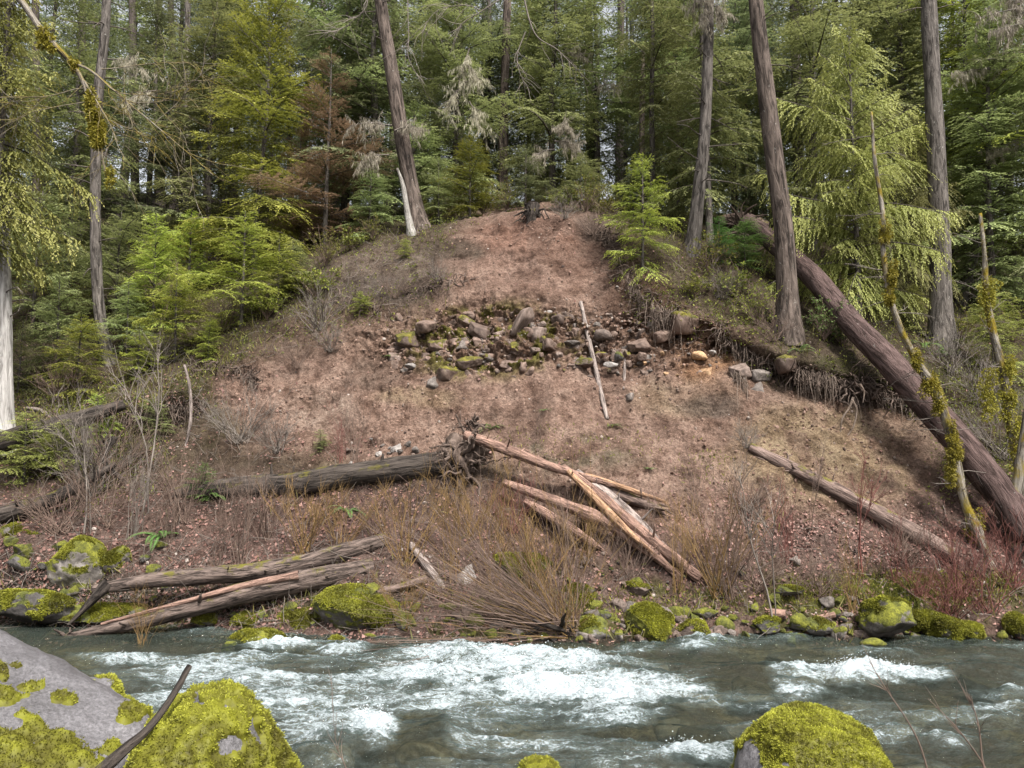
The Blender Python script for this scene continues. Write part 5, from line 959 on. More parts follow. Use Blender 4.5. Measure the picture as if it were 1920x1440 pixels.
# ---------------------------------------------------------------- root overhangs
def root_curtain(edge, n, Ls, label, seed, m_='root', mass=120, massr=.16):
    rng = np.random.RandomState(seed); E = np.array([hit(px, py)[0] for px, py in edge]); t = rng.rand(n)*(len(E)-1); i = np.minimum(t.astype(int), len(E)-2); u = (t-i)[:, None]
    O = E[i]*(1-u)+E[i+1]*u+rng.normal(0, .06, (n, 3))+np.array([0, -.14, .05]); D = nrm(rng.normal(0, .35, (n, 3))+np.array([0, -.25, -1]))
    o = root('hanging_roots', E.mean(0), label, 'roots'); g = Geo()
    P = grow(rng, O, D, rng.uniform(*Ls, n)*rng.uniform(.3, 1, n), 8, .10, .35); V, F, tv = tubes(P, np.linspace(1, .3, 8)[None]*rng.uniform(.003, .013, (n, 1)), 4); g.add(V, F, tuv=tv); part('root_strands', g, M['rootpale'], o)
    g = Geo(); t = rng.rand(mass)*(len(E)-1); i = np.minimum(t.astype(int), len(E)-2); u = (t-i)[:, None]; O = E[i]*(1-u)+E[i+1]*u+rng.normal(0, massr, (mass, 3))*[.8, .35, .8]
    P = grow(rng, O, nrm(rng.normal(0, 1, (mass, 3))+np.array([0, -.2, -.4])), rng.uniform(.2, .8, mass), 7, .45, .1); V, F, tv = tubes(P, np.linspace(1, .3, 7)[None]*rng.uniform(.006, .03, (mass, 1)), 5); g.add(V, F, tuv=tv); part('root_mat', g, M[m_], o); return o
root_curtain([(232,790),(280,772),(330,765),(372,768)], 110, (.3, 1.2), 'dark root mat overhanging the left slope below the slim speckled trunk', 61, mass=420, massr=.2)
root_curtain([(360,700),(410,690),(460,700),(480,725)], 40, (.2, .6), 'smaller root mat upslope of the left overhang', 62, mass=200)
root_curtain([(1165,510),(1195,555),(1235,585),(1290,590)], 190, (.4, 1.7), 'curtain of hanging roots under the bushy bright young hemlock', 63, mass=330, massr=.26)
root_curtain([(1345,612),(1385,650),(1430,672),(1468,690)], 90, (.3, 1.3), 'root fringe left of the biggest furrowed trunk', 64, mass=260)
root_curtain([(1480,690),(1540,706),(1600,720),(1660,738),(1705,760)], 300, (.3, 1.6), 'long dark root fringe below the biggest furrowed trunk', 65, mass=760, massr=.2)
root_curtain([(1705,760),(1735,790),(1760,820)], 60, (.3, 1.2), 'roots hanging beside the fallen fir', 66, mass=160)
root_curtain([(1372,700),(1395,712)], 36, (1.2, 2.6), 'long thin roots trailing down over the fractured outcrop', 67, mass=10)
root_curtain([(640,560),(685,575),(722,595)], 40, (.2, .6), 'short root fringe on the left lip of the landslide', 68, mass=170)
root_curtain([(760,555),(820,535),(875,525)], 20, (.1, .3), 'thin dark roots lying on the upper slope', 69, mass=90, massr=.1)
root_curtain([(1130,430),(1150,470),(1165,505)], 30, (.2, .6), 'roots poking out along the upper right lip of the landslide', 70, mass=120, massr=.12)
rng = np.random.RandomState(71); c = hit(1596, 725)[0]+np.array([0, -.25, 0]); o = root('root_ball', c, 'gnarled root ball bulging from the bank under the fallen fir', 'roots'); g = Geo()
P = grow(rng, np.repeat(c[None], 190, 0)+rng.normal(0, .22, (190, 3)), nrm(rng.normal(0, 1, (190, 3))+np.array([0, -.2, -.3])), rng.uniform(.3, 1.1, 190), 9, .42, .08); V, F, tv = tubes(P, np.linspace(1, .25, 9)[None]*rng.uniform(.01, .055, (190, 1)), 6); g.add(V, F, tuv=tv); part('root_mass', g, M['root'], o)
g = Geo(); 
for pl in ([(1600,745),(1592,765),(1578,790),(1575,840)],[(1598,750),(1606,770),(1600,800),(1585,822)],[(1612,720),(1620,735),(1618,755)]):
    V, F, tv = tubes(resample(W(*np.array(pl).T, 21.2), 16), np.linspace(.04, .012, 16), 6); g.add(V, F, tuv=tv)
part('pale_roots', g, M['rootpale'], o)

# ---------------------------------------------------------------- shrubs and bare saplings
def shrub_geo(seed, n, H, spread, lean=(0, 0, 0), m=3, wob=.10, r=.009, sub=2, ang=.5, grav=0.0):
    rng = np.random.RandomState(seed); O = rng.normal(0, .07, (n, 3))*[1, 1, .2]; a = rng.uniform(0, 6.28, n); s = spread*np.sqrt(rng.rand(n))
    D = nrm(np.stack([np.cos(a)*s, np.sin(a)*s*.7, np.ones(n)], -1)+np.array(lean)); P = grow(rng, O, D, H*rng.uniform(.55, 1.05, n), 9, wob, grav); g = Geo()
    V, F, tv = tubes(P, np.linspace(1, .25, 9)[None]*rng.uniform(.6, 1.3, (n, 1))*r, 4); g.add(V, F, tuv=tv); cur = P; rr = r*.5; l = H*.42
    for q in range(sub):
        k = n*m*(q+1); O, D, f = offs(rng, cur, k, ang, .25); D = nrm(D+np.array([0, 0, .3])); cur = grow(rng, O, D, l*f+.08, 6, wob*1.3); V, F, tv = tubes(cur, np.linspace(1, .35, 6)[None]*np.ones((k, 1))*rr, 3); g.add(V, F, tuv=tv); rr *= .65; l *= .6
    return g, cur
SH = {}
for k, a in {'upright': (101, 14, 2.2, .35), 'wide': (102, 26, 1.6, .9), 'tangle': (103, 34, 1.2, 1.4), 'sapling': (105, 2, 3.4, .15)}.items():
    g, cur = shrub_geo(*a, wob=.16 if k == 'tangle' else .09, sub=2 if k != 'sapling' else 3, m=3 if k != 'sapling' else 7, r=.008 if k != 'sapling' else .02); SH[k] = (g.mesh('shrub_'+k, M['tw_brown']), a[2])
def shrub(k, px, py, H, mm, label, name='bare_shrub', cat='shrub', wide=1., d=None, rot=0., group=None):
    c = hit(px, py)[0] if d is None else W(px, py, d); o = link(name, SH[k][0], None, c); s = H/SH[k][1]; o.scale = (s*wide, s*wide, s); o.rotation_euler = (0, 0, rot); setmat(o, M[mm]); return tag(o, label, cat, group)
SB = [('upright',662,866,2.6,'tw_brown','reddish bare shrub rising above the rootwad log'),('upright',640,868,1.9,'tw_red','shorter red bare shrub left of the one above the rootwad log'),
 ('upright',455,1062,3.3,'tw_brown','tall bare shrub standing behind the upper weathered log'),('upright',410,1060,2.2,'tw_brown','bare shrub at the left of the upper weathered log'),('wide',570,1040,2.2,'tw_orange','spreading orange-brown shrub between the logs and the rootwad'),
 ('wide',760,1060,2.4,'tw_orange','spreading shrub left of the willow clump'),('upright',850,1090,3.0,'tw_orange','upright orange shrub within the willow clump, left part'),('upright',930,1110,3.4,'tw_orange','upright orange shrub in the middle of the willow clump'),('wide',1000,1120,2.4,'tw_orange','low orange shrub at the right of the willow clump'),
 ('wide',880,1010,1.7,'tw_orange','orange-brown shrub just below the rootwad'),('wide',960,1000,1.6,'tw_red','reddish shrub below the bowed pale log'),
 ('wide',1345,1120,2.8,'tw_orange','orange twiggy shrub at the lower end of the long pinkish log'),('upright',1370,1125,3.6,'tw_brown','tall bare shrub right of the long pinkish log end'),('sapling',1452,1180,4.2,'tw_grey','greenish bare sapling leaning left by the waterline'),
 ('upright',1595,1150,2.0,'tw_orange','orange shrub behind the large half-mossy boulder'),('sapling',1612,1080,3.4,'tw_red','thin reddish sapling on the leafy slope, taller one'),('sapling',1520,1000,2.6,'tw_brown','thin bare sapling in front of the fallen mossy log'),
 ('wide',1850,1150,2.0,'tw_red','dense red dogwood thicket by the right border'),('tangle',1780,1160,1.5,'tw_red','low red dogwood tangle left of the thicket'),('wide',1900,1100,2.2,'tw_red','tall red dogwood against the alder trunk at the right border'),('tangle',1720,1120,1.2,'tw_red','small red twig tangle behind the mossy shore stones'),
 ('tangle',600,620,2.0,'tw_grey','grey twiggy bush with pale buds on the left lip of the landslide'),('tangle',450,830,2.0,'tw_grey','pale dry brush on the slope above the rootwad log left end'),('tangle',520,850,1.5,'tw_grey','smaller pale dry brush right of the other dry brush'),
 ('upright',1300,960,2.0,'tw_brown','bare shrub at the top right of the long pinkish log'),('tangle',1400,840,1.0,'tw_grey','small grey brush at the upper end of the mossy fallen log'),
 ('tangle',170,930,2.4,'tw_grey','wide tangle of dead twigs right of the lower dark log'),('tangle',110,1000,1.8,'tw_brown','brown twig tangle over the tall mossy outcrop'),('upright',250,1010,2.8,'tw_grey','bare upright shrub behind the hanging root'),
 ('sapling',275,960,5.6,'tw_grey','thin mossy sapling in front of the left root overhang'),('sapling',165,1000,4.4,'tw_grey','thin leaning sapling above the tall mossy outcrop'),('upright',320,1030,2.0,'tw_brown','small bare shrub left of the tall shrub by the weathered log'),
 ('upright',1010,830,1.5,'tw_brown','thin bare stems above the long pinkish log on the slide'),('upright',1220,1000,1.6,'tw_brown','bare stems just right of the splintered logs'),('wide',700,1000,1.4,'tw_brown','low brown shrub on the leafy ground under the rootwad log'),
 ('sapling',300,640,3.4,'tw_brown','bare dark sapling right of the slim speckled trunk foot'),('tangle',420,620,1.8,'tw_brown','brown twiggy brush under the lime green clump'),('tangle',300,690,1.7,'tw_grey','grey brush on the leafy ledge above the left overhang'),('tangle',120,760,2.0,'tw_brown','brown brush right of the white alder'),('tangle',60,700,2.0,'tw_brown','brown brush behind the white alder'),
 ('tangle',1780,700,1.8,'tw_grey','tangle of grey twigs right of the tall grey fir foot'),('tangle',1880,860,2.2,'tw_grey','tangle of grey twigs between the fallen fir and the right border'),('tangle',1840,760,2.0,'tw_grey','grey twigs behind the crooked mossy alder'),('tangle',120,880,2.4,'tw_grey','grey tangle just above the lower dark log'),('tangle',215,890,2.2,'tw_brown','brown tangle below the left root overhang'),('wide',340,980,2.2,'tw_brown','brown shrub in front of the rootwad log left end'),('wide',200,990,2.2,'tw_brown','brown shrub behind the tall mossy outcrop'),('wide',500,1010,2.0,'tw_brown','brown shrub in the leafy hollow below the rootwad log'),('wide',640,1040,1.9,'tw_orange','orange shrub at the right end of the upper weathered log'),
 ('upright',1060,1080,2.6,'tw_brown','dark bare shrub behind the willow butt'),('wide',1100,1060,1.8,'tw_orange','orange shrub below the splintered pile'),('wide',1180,1090,1.7,'tw_brown','brown shrub above the bright mossy boulder'),('upright',1270,1110,2.4,'tw_orange','slim orange shrub left of the long log end'),('tangle',1420,1110,1.6,'tw_brown','brown tangle at the foot of the bare sapling'),('tangle',1540,1120,1.3,'tw_brown','brown tangle behind the short reddish log piece'),('upright',1680,1090,1.8,'tw_red','red stems left of the dogwood tangle'),('wide',1800,1120,1.9,'tw_red','red dogwood in front of the crooked alder foot'),('tangle',1700,1060,1.5,'tw_brown','brown brush on the leafy slope below the mossy fallen log'),('tangle',1400,960,1.5,'tw_brown','brown brush on the slope left of the mossy fallen log'),('upright',1480,1060,2.4,'tw_red','thin red stems left of the mossy fallen log foot'),
 ('wide',760,1180,1.5,'tw_orange','orange stems sprawling over the water left of the willow clump'),('tangle',560,690,1.3,'tw_brown','brown brush at the left edge of the bare slide'),('tangle',620,660,1.3,'tw_grey','grey brush below the grey twiggy bush'),('tangle',740,560,1.1,'tw_brown','brown brush on the left lip above the gravel band'),('tangle',820,530,1.0,'tw_grey','grey dead brush lying on the upper left slope'),('tangle',1110,440,1.3,'tw_brown','brown brush on the upper right lip of the landslide'),('tangle',1060,410,1.1,'tw_grey','grey brush right of the charred stump'),('tangle',1350,560,1.3,'tw_grey','grey brush over the hanging root fringe'),('tangle',1450,640,1.2,'tw_brown','brown brush left of the biggest furrowed trunk'),('wide',230,1180,.0,'tw_orange','x')]
for i, (k, px, py, H, mm, lb) in enumerate(SB[:-1]): shrub(k, px, py, H, mm, lb, 'bare_sapling' if k == 'sapling' else 'bare_shrub', 'sapling' if k == 'sapling' else 'shrub', rot=i*1.3 if k != 'sapling' else i*.7)
shrub('upright', 262, 1215, 1.4, 'tw_orange', 'orange twigs standing in the water in front of the lower weathered log', d=16.6, wide=1.3)
# the willow clump leaning over the water
rng = np.random.RandomState(120); c = W(1062, 1192, 16.9); wl = root('willow_clump', c, 'big orange-brown willow clump fanning left over the water from a dark butt', 'willow'); n = 170
O = c+rng.normal(0, .10, (n, 3))*[1.4, 1, .8]+[0, 0, .1]; a = np.radians(np.concatenate([rng.uniform(138, 187, 140), rng.uniform(70, 138, 30)])); D = nrm(np.stack([np.cos(a), rng.normal(0, .16, n), np.sin(a)], -1)); Ls = rng.uniform(1.8, 5.2, n)*np.where(a > 2.2, 1, .65)
P = grow(rng, O, D, Ls, 12, .10, -.02); P[..., 2] = np.maximum(P[..., 2], .12); g = Geo(); V, F, tv = tubes(P, np.linspace(1, .22, 12)[None]*rng.uniform(.004, .013, (n, 1)), 5); g.add(V, F, tuv=tv)
O, D, f = offs(rng, P, 620, .55, .2); D = nrm(D+[-.05, 0, .25]); P2 = grow(rng, O, D, f*1.4+.2, 7, .13); P2[..., 2] = np.maximum(P2[..., 2], .08); V, F, tv = tubes(P2, np.linspace(1, .35, 7)[None]*np.full((620, 1), .0042), 3); g.add(V, F, tuv=tv)
part('stems', g, M['tw_brown'], wl); g = Geo(); O = c+rng.normal(0, .12, (90, 3)); a = np.radians(rng.uniform(60, 182, 90)); D = nrm(np.stack([np.cos(a), rng.normal(0, .2, 90), np.sin(a)], -1)); P = grow(rng, O, D, rng.uniform(1.4, 4.4, 90), 12, .11, -.01); P[..., 2] = np.maximum(P[..., 2], .1); V, F, tv = tubes(P, np.linspace(.007, .002, 12)[None]*np.ones((90, 1)), 4); g.add(V, F, tuv=tv); part('young_shoots', g, M['tw_orange'], wl)
g = Geo(); 
for k in range(14):
    P = grow(rng, (c+[rng.normal(0, .1), .05, -.15])[None], nrm(np.array([[rng.uniform(-1, .4), rng.normal(0, .4), rng.uniform(.0, 1)]])), [rng.uniform(.4, 1.3)], 8, .25, .05); V, F, tv = tubes(P, np.linspace(.09, .02, 8)[None], 8, lump=.3); g.add(V, F, tuv=tv)
part('butt', g, M['bark_black'], wl)

# leafy bushes and ferns
rng = np.random.RandomState(130)
def bush_geo(seed, H, R, nst, nl, lsz):
    rng = np.random.RandomState(seed); a = rng.uniform(0, 6.28, nst); O = np.zeros((nst, 3)); D = nrm(np.stack([np.cos(a)*R/H*rng.rand(nst), np.sin(a)*R/H*rng.rand(nst), np.ones(nst)], -1)); P = grow(rng, O, D, H*rng.uniform(.5, 1.1, nst), 7, .14, .03)
    g = Geo(); V, F, tv = tubes(P, np.linspace(.009, .003, 7)[None]*np.ones((nst, 1)), 3); g.add(V, F, tuv=tv)
    O, D, f = offs(rng, P, nst*4, .8, .2); P2 = grow(rng, O, D, H*.35*f+.1, 5, .15, .05); V, F, tv = tubes(P2, np.linspace(.004, .002, 5)[None]*np.ones((nst*4, 1)), 3); g.add(V, F, tuv=tv)
    O, D, f = offs(rng, P2, nl, 1.0, .0, 1.0); D[:, 2] -= .2; D = nrm(D); S = nrm(np.cross(D, np.array([0, 0, 1.])+rng.normal(0, .5, (nl, 3)))); L = rng.uniform(.6, 1.3, nl)*lsz; V, F = blades(O, D, S, L, L*.55, .15)
    c = Geo(); c.add(V, F, tint=np.repeat(rng.rand(nl), 4), tip=np.repeat(rng.rand(nl)**2, 4)); return g.mesh('bush_stems', M['tw_brown']), c.mesh('bush_leaves', M['leafy'])
def fern_geo(seed, nf=11, L=.75):
    rng = np.random.RandomState(seed); a = np.arange(nf)/nf*6.28+rng.uniform(-.3, .3, nf); D = nrm(np.stack([np.cos(a), np.sin(a), rng.uniform(.7, 1.5, nf)], -1)); P = grow(rng, np.zeros((nf, 3)), D, L*rng.uniform(.7, 1.1, nf), 12, .02, .16)
    g = Geo(); V, F, tv = tubes(P, np.linspace(.006, .002, 12)[None]*np.ones((nf, 1)), 3); g.add(V, F, tuv=tv); c = Geo()
    for f in range(nf):
        Q = resample(P[f], 44); T = nrm(np.gradient(Q, axis=0)); S = nrm(np.cross(T, [0, 0, 1.])); t = np.linspace(0, 1, 44); l = .10*np.sin(np.pi*np.clip(t*.93+.06, 0, 1))**.7
        for sg in (-1, 1):
            d = nrm(S*sg+T*.35-np.array([0, 0, .15])); V, F = blades(Q, d, T, l, l*.16+.003); c.add(V, F, tint=np.full(len(V), rng.rand()), tip=np.tile([0, .1, .5, .1], 44))
    return g.mesh('fern_stalks', M['tw_brown']), c.mesh('fern_leaflets', M['fern'])
BU = [bush_geo(131, 1.0, .9, 22, 900, .07), bush_geo(132, 1.3, 1.0, 26, 800, .06)]; FE = [fern_geo(141), fern_geo(142, 9)]
def plant(lib, names, px, py, s, mm, label, name, cat, rot, d=None, group=None):
    c = hit(px, py)[0] if d is None else gpd(px, d); t = thing(name, c, label, cat, group); t.scale = (s, s, s); t.rotation_euler = (0, 0, rot); link(names[0], lib[0], t); setmat(link(names[1], lib[1], t), M[mm])
for i, (px, py, s, mm, lb) in enumerate([(800,412,1.2,'leafy','low leafy bush on the crest right of the leaning fir'),(850,408,1.3,'leafy','yellowish leafy bush on the crest between leaning fir and stump'),(905,402,1.3,'leafy','leafy bush just left of the charred stump'),(950,398,1.1,'leafy','small leafy bush touching the charred stump'),(1050,396,1.1,'leafy','leafy bush just right of the charred stump'),(1100,398,1.2,'leafy','olive leafy bush midway between stump and bushy young hemlock'),(1140,410,1.2,'leafy','leafy bush left of the bushy bright young hemlock'),
  (700,450,.9,'leafy','low leafy bush left of the white snag'),(660,470,1.0,'leafy','leafy bush below the dead brown conifer'),(610,500,1.2,'leafy','pale leafy bush above the grey twiggy bush'),(590,560,1.5,'leafy','budding bush mixed with the grey twiggy bush'),(1330,520,1.3,'leafy','leafy bush below the curved trunk'),(1380,560,1.3,'leafy','leafy bush hanging over the root fringe'),(1420,610,1.2,'leafy','leafy bush left of the foot of the biggest trunk'),(1300,560,1.0,'leafy','small leafy bush over the dark mossy ledge'),
  (1545,640,1.2,'fern','green leafy bush right of the foot of the biggest trunk'),(1580,650,1.1,'fern','green leafy bush between the biggest trunk and the fallen fir'),(1560,600,1.3,'leafy','leafy bush under the fallen fir'),(1800,640,1.3,'leafy','leafy bush right of the tall grey fir foot'),(1900,650,1.4,'leafy','leafy bush at the right border above the fallen fir'),(250,560,1.4,'leafy','leafy bush right of the slim speckled trunk'),(130,600,1.4,'leafy','leafy bush left of the slim speckled trunk'),(80,560,1.5,'leafy','leafy bush upslope of the white alder'),(340,610,1.3,'leafy','leafy bush under the lime green hemlock'),(500,600,1.3,'leafy','brownish leafy bush at the right foot of the lime green clump'),(400,440,1.6,'leafy','leafy bush in front of the tall bright hemlock'),(340,430,1.6,'leafy','leafy bush under the far upslope trunks'),(560,470,1.5,'leafy','dark leafy bush at the foot of the brown conifers')]):
    plant(BU[i % 2], ('stems', 'leaves'), px, py, s, mm, lb, 'leafy_bush', 'bush', i*1.1)
for i, (px, py, s, lb) in enumerate([(300,1010,1.2,'sword fern growing above the upper weathered log, near the hanging root'),(395,935,1.0,'small fern beside the left end of the rootwad log'),(730,670,.5,'tiny bright fern at the left end of the gravel band'),(1735,650,1.0,'fern left of the tall grey fir foot'),(1765,665,.9,'fern in front of the tall grey fir foot'),(1500,660,.8,'fern by the foot of the biggest furrowed trunk'),(920,805,.7,'small green plant right of the upturned roots'),(890,870,.5,'bright sprig growing on the rootwad'),(1150,800,.45,'tiny green plant on the smooth slope below the long bare pole'),(1020,770,.4,'tiny green plant in the middle of the slide'),(1216,880,.4,'tiny green plant above the dry brush of the slide foot'),(650,960,.9,'green fern in the pink leaves under the rootwad log')]):
    plant(FE[i % 2], ('stalks', 'leaflets'), px, py, s, 'fern', lb, 'fern', 'fern', i*.9)

# ---------------------------------------------------------------- foreground boulders
def boulder(C, planes, R0, sub, sharp, seed, outline=(), rough=(.07, .014)):
    """planes: (px, py, d, normal) - faces of the rock through photographed points"""
    V, F = ico_big(sub); C = np.array(C, float); q = np.zeros((len(V), 0))
    cols = [np.maximum(V@nrm(np.array([a, b, c])), .001)/R0 for a, b, c in ((1, 0, 0), (-1, 0, 0), (0, 1, 0), (0, -1, 0), (0, 0, -1), (0, 0, 1))]
    for px, py, d, nn in planes:
        nn = nrm(np.array(nn, float)); h = max(.1, float(nn@(W(px, py, d)-C))); cols.append(np.maximum(V@nn, .001)/h)
    eye = np.array([0, 0, CAMZ])
    for (x0, y0), (x1, y1) in zip(outline[:-1], outline[1:]):          # sides that just touch the photographed outline
        nn = np.cross(W(x0, y0, 5)-eye, W(x1, y1, 5)-eye); nn = nrm(nn); h = float(nn@(eye-C))
        if h < 0: nn, h = -nn, -h
        cols.append(np.maximum(V@nn, .001)/max(h*1.03, .08))
    q = np.stack(cols, -1); r = ((q**sharp).sum(1))**(-1/sharp); P = V*r[:, None]; N = vnormals(P, F)
    P = P+N*(rough[0]*fbm(P, 1.3, 4, seed)+rough[1]*fbm(P, 9, 4, seed+3)+rough[0]*.4*ridged(P, 2.5, 3, seed+4))[:, None]; return P+C, F
def mossify(parent, P, F, mask, rng, th=.03, tufts=60000, tl=.014, seed=0):
    mask = mask+.55*fbm(P, 7, 5, seed+20)
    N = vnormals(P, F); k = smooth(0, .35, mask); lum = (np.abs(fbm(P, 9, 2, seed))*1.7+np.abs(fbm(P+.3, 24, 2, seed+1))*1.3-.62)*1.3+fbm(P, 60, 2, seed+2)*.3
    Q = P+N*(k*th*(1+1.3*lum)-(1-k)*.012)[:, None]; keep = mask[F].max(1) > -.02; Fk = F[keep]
    if not len(Fk): return
    used = np.unique(Fk); mp = np.full(len(P), -1); mp[used] = np.arange(len(used)); Fk = mp[Fk]; Qk = Q[used]
    g = Geo(); g.add(Qk, Fk, tint=(np.clip(lum*.6+.35, 0, 1))[used], tip=np.zeros(len(used)))  # crevices darkened: brown dead moss, with shade painted into the tint
    fc = Fk[(k[used][Fk].min(1) > .25)]
    if not len(fc): return
    A = np.linalg.norm(np.cross(Qk[fc[:, 1]]-Qk[fc[:, 0]], Qk[fc[:, 2]]-Qk[fc[:, 0]]), axis=1); cum = np.cumsum(A); i = np.searchsorted(cum, rng.rand(tufts)*cum[-1]); i = np.minimum(i, len(fc)-1)
    b = rng.dirichlet((1, 1, 1), tufts); O = (Qk[fc[i]]*b[..., None]).sum(1); Nn = N[used][fc[i, 0]]; lt = lum[used][fc[i, 0]]
    D = nrm(Nn+rng.normal(0, .6, (tufts, 3))+[0, 0, -.15]); S = nrm(np.cross(D, rng.normal(0, 1, (tufts, 3)))); L = tl*rng.uniform(.5, 1.9, tufts); V, F2 = blades(O, D, S, L, L*.42)
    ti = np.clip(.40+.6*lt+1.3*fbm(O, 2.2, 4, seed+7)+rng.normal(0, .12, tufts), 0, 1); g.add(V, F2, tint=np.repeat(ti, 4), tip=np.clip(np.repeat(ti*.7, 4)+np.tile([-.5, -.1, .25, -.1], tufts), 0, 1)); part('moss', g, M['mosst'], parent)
def fore(name, C, planes, R0, sub, sharp, seed, label, maskf, tufts, tl, m_='fg_rock', th=.03, outline=()):
    th = th*.62; P, F = boulder(C, planes, R0, sub, sharp, seed, outline); o = root(name, C, label, 'boulder'); g = Geo(); g.add(P, F); part('stone', g, M[m_], o)
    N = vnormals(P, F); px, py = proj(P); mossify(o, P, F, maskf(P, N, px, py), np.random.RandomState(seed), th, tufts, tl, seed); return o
m, n, p = mat('foreground_rock', .55, .45); M['fg_rock'] = m; gp = gpos(n).outputs['Position']
a = noise(n, gp, 2.2, 6, .65, .3); b = noise(n, gp, 42, 5, .8); v_ = noise(n, gp, 95, 2, .6)
c = ramp(n, a, [(.3, (.055, .052, .055)), (.5, (.092, .088, .093)), (.7, (.135, .13, .138))]); c = mix(n, .7, c, ramp(n, b, [(.36, (.3, .28, .28)), (.5, (1, 1, 1)), (.62, (1.7, 1.68, 1.7))]), 'MULTIPLY')
c = mix(n, ramp(n, v_, [(.56, (0, 0, 0)), (.72, (.6, .6, .6))]), c, (.09, .08, .08)); n.links.new(c, p.inputs['Base Color']); bump(n, p, math_(n, 'ADD', b, math_(n, 'MULTIPLY', v_, .3)), .012, .9)
def maskA(P, N, px, py):
    px = px+60*fbm(P, 3, 3, 15); py = py+30*fbm(P, 3, 3, 16)
    m = fbm(P, 1.6, 4, 5)*1.1+fbm(P, 6, 3, 6)*.5; low = smooth(1335, 1375, py-(px-60)*.10)*smooth(300, 200, px); e = lambda cx, cy, rx, ry: 1-((px-cx)/rx)**2-((py-cy)/ry)**2
    return np.maximum.reduce([low*.9-.25+m*.9, e(20, 1300, 40, 22)+m, e(120, 1310, 42, 18)+m*.8, e(245, 1330, 36, 26)+m*.9, e(5, 1255, 14, 30)+m, e(28, 1240, 18, 8)+m*.7, e(70, 1285, 30, 16)+m])*1.0-.38
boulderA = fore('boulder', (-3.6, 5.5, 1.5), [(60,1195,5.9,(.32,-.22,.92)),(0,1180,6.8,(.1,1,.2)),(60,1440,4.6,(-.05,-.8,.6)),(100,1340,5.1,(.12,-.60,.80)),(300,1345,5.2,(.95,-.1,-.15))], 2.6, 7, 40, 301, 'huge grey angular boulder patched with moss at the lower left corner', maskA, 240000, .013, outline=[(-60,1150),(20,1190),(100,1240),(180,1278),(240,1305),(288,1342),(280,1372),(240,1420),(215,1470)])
def maskB(P, N, px, py):
    px = px+70*fbm(P, 3.5, 4, 15); py = py+50*fbm(P, 3.5, 4, 16); m = fbm(P, 2.0, 4, 8); e = lambda cx, cy, rx, ry: 1-((px-cx)/rx)**2-((py-cy)/ry)**2; bare = np.maximum.reduce([e(432, 1402, 26, 20), e(480, 1372, 14, 26), e(380, 1308, 16, 8), e(425, 1330, 22, 5)])
    return .55+m*1.1-np.clip(bare+.3, 0, 1)*1.6
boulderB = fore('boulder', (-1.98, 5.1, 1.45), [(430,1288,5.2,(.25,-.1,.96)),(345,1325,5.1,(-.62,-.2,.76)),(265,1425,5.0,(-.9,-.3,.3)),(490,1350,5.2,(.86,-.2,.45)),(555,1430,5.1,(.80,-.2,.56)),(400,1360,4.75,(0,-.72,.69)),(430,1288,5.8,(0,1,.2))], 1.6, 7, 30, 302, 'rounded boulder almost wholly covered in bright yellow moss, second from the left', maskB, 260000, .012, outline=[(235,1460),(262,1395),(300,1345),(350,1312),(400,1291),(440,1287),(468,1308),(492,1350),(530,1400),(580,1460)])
def maskC(P, N, px, py):
    m = fbm(P, 1.5, 4, 9); px = px+60*fbm(P, 3.5, 4, 15); py = py+50*fbm(P, 3.5, 4, 16); return .6+m*.9-.9*smooth(1400, 1450, py+(1480-px)*.35)*smooth(1480, 1400, px)
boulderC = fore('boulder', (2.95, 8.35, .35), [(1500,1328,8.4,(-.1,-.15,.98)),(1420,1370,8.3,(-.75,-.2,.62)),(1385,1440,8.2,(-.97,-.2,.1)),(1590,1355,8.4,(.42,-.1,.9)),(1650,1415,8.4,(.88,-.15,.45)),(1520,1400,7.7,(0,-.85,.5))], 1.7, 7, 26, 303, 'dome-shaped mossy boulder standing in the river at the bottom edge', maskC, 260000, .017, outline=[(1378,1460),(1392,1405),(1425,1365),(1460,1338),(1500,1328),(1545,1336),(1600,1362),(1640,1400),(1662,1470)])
fore('boulder', (.34, 9.75, -.2), [(1010,1424,9.8,(0,-.1,1))], .5, 5, 16, 304, 'tip of a small mossy rock peeking over the bottom edge in midstream', lambda P, N, px, py: .6+fbm(P, 3, 3, 2), 9000, .02, outline=[(968,1470),(985,1436),(1010,1424),(1035,1432),(1060,1470)])
fore('boulder', W(178, 1312, 7.1), [(175,1256,7.1,(.3,-.1,.95)),(205,1272,7.1,(.8,-.1,.6))], .14, 5, 9, 305, 'moss-capped rock showing just above the huge grey boulder edge', lambda P, N, px, py: .6+fbm(P, 3, 3, 3), 12000, .016, outline=[(135,1285),(145,1262),(175,1255),(208,1270),(222,1290)])
fore('boulder', (-4.6, 8.1, 1.6), [(0,1182,8.1,(.6,-.1,.8)),(60,1215,8.0,(.75,-.1,.6))], 1.0, 5, 10, 306, 'brown edged boulder behind the huge grey one at the left border', lambda P, N, px, py: -.5+fbm(P, 2, 3, 3), 3000, .016, 'rock_brown', outline=[(-60,1160),(0,1176),(50,1205),(85,1235),(95,1260)])
ls, _, _ = log('driftwood_stick', [(185,1450,24,4.5),(235,1405,19,4.6),(270,1375,15,4.7),(300,1340,13,4.85),(330,1295,12,5.0),(346,1265,11,5.1),(355,1249,10,5.15)], 'bark_black', 'dark curved stick wedged between the two left foreground boulders', 'stick', n=70, sides=14, lump=.18)

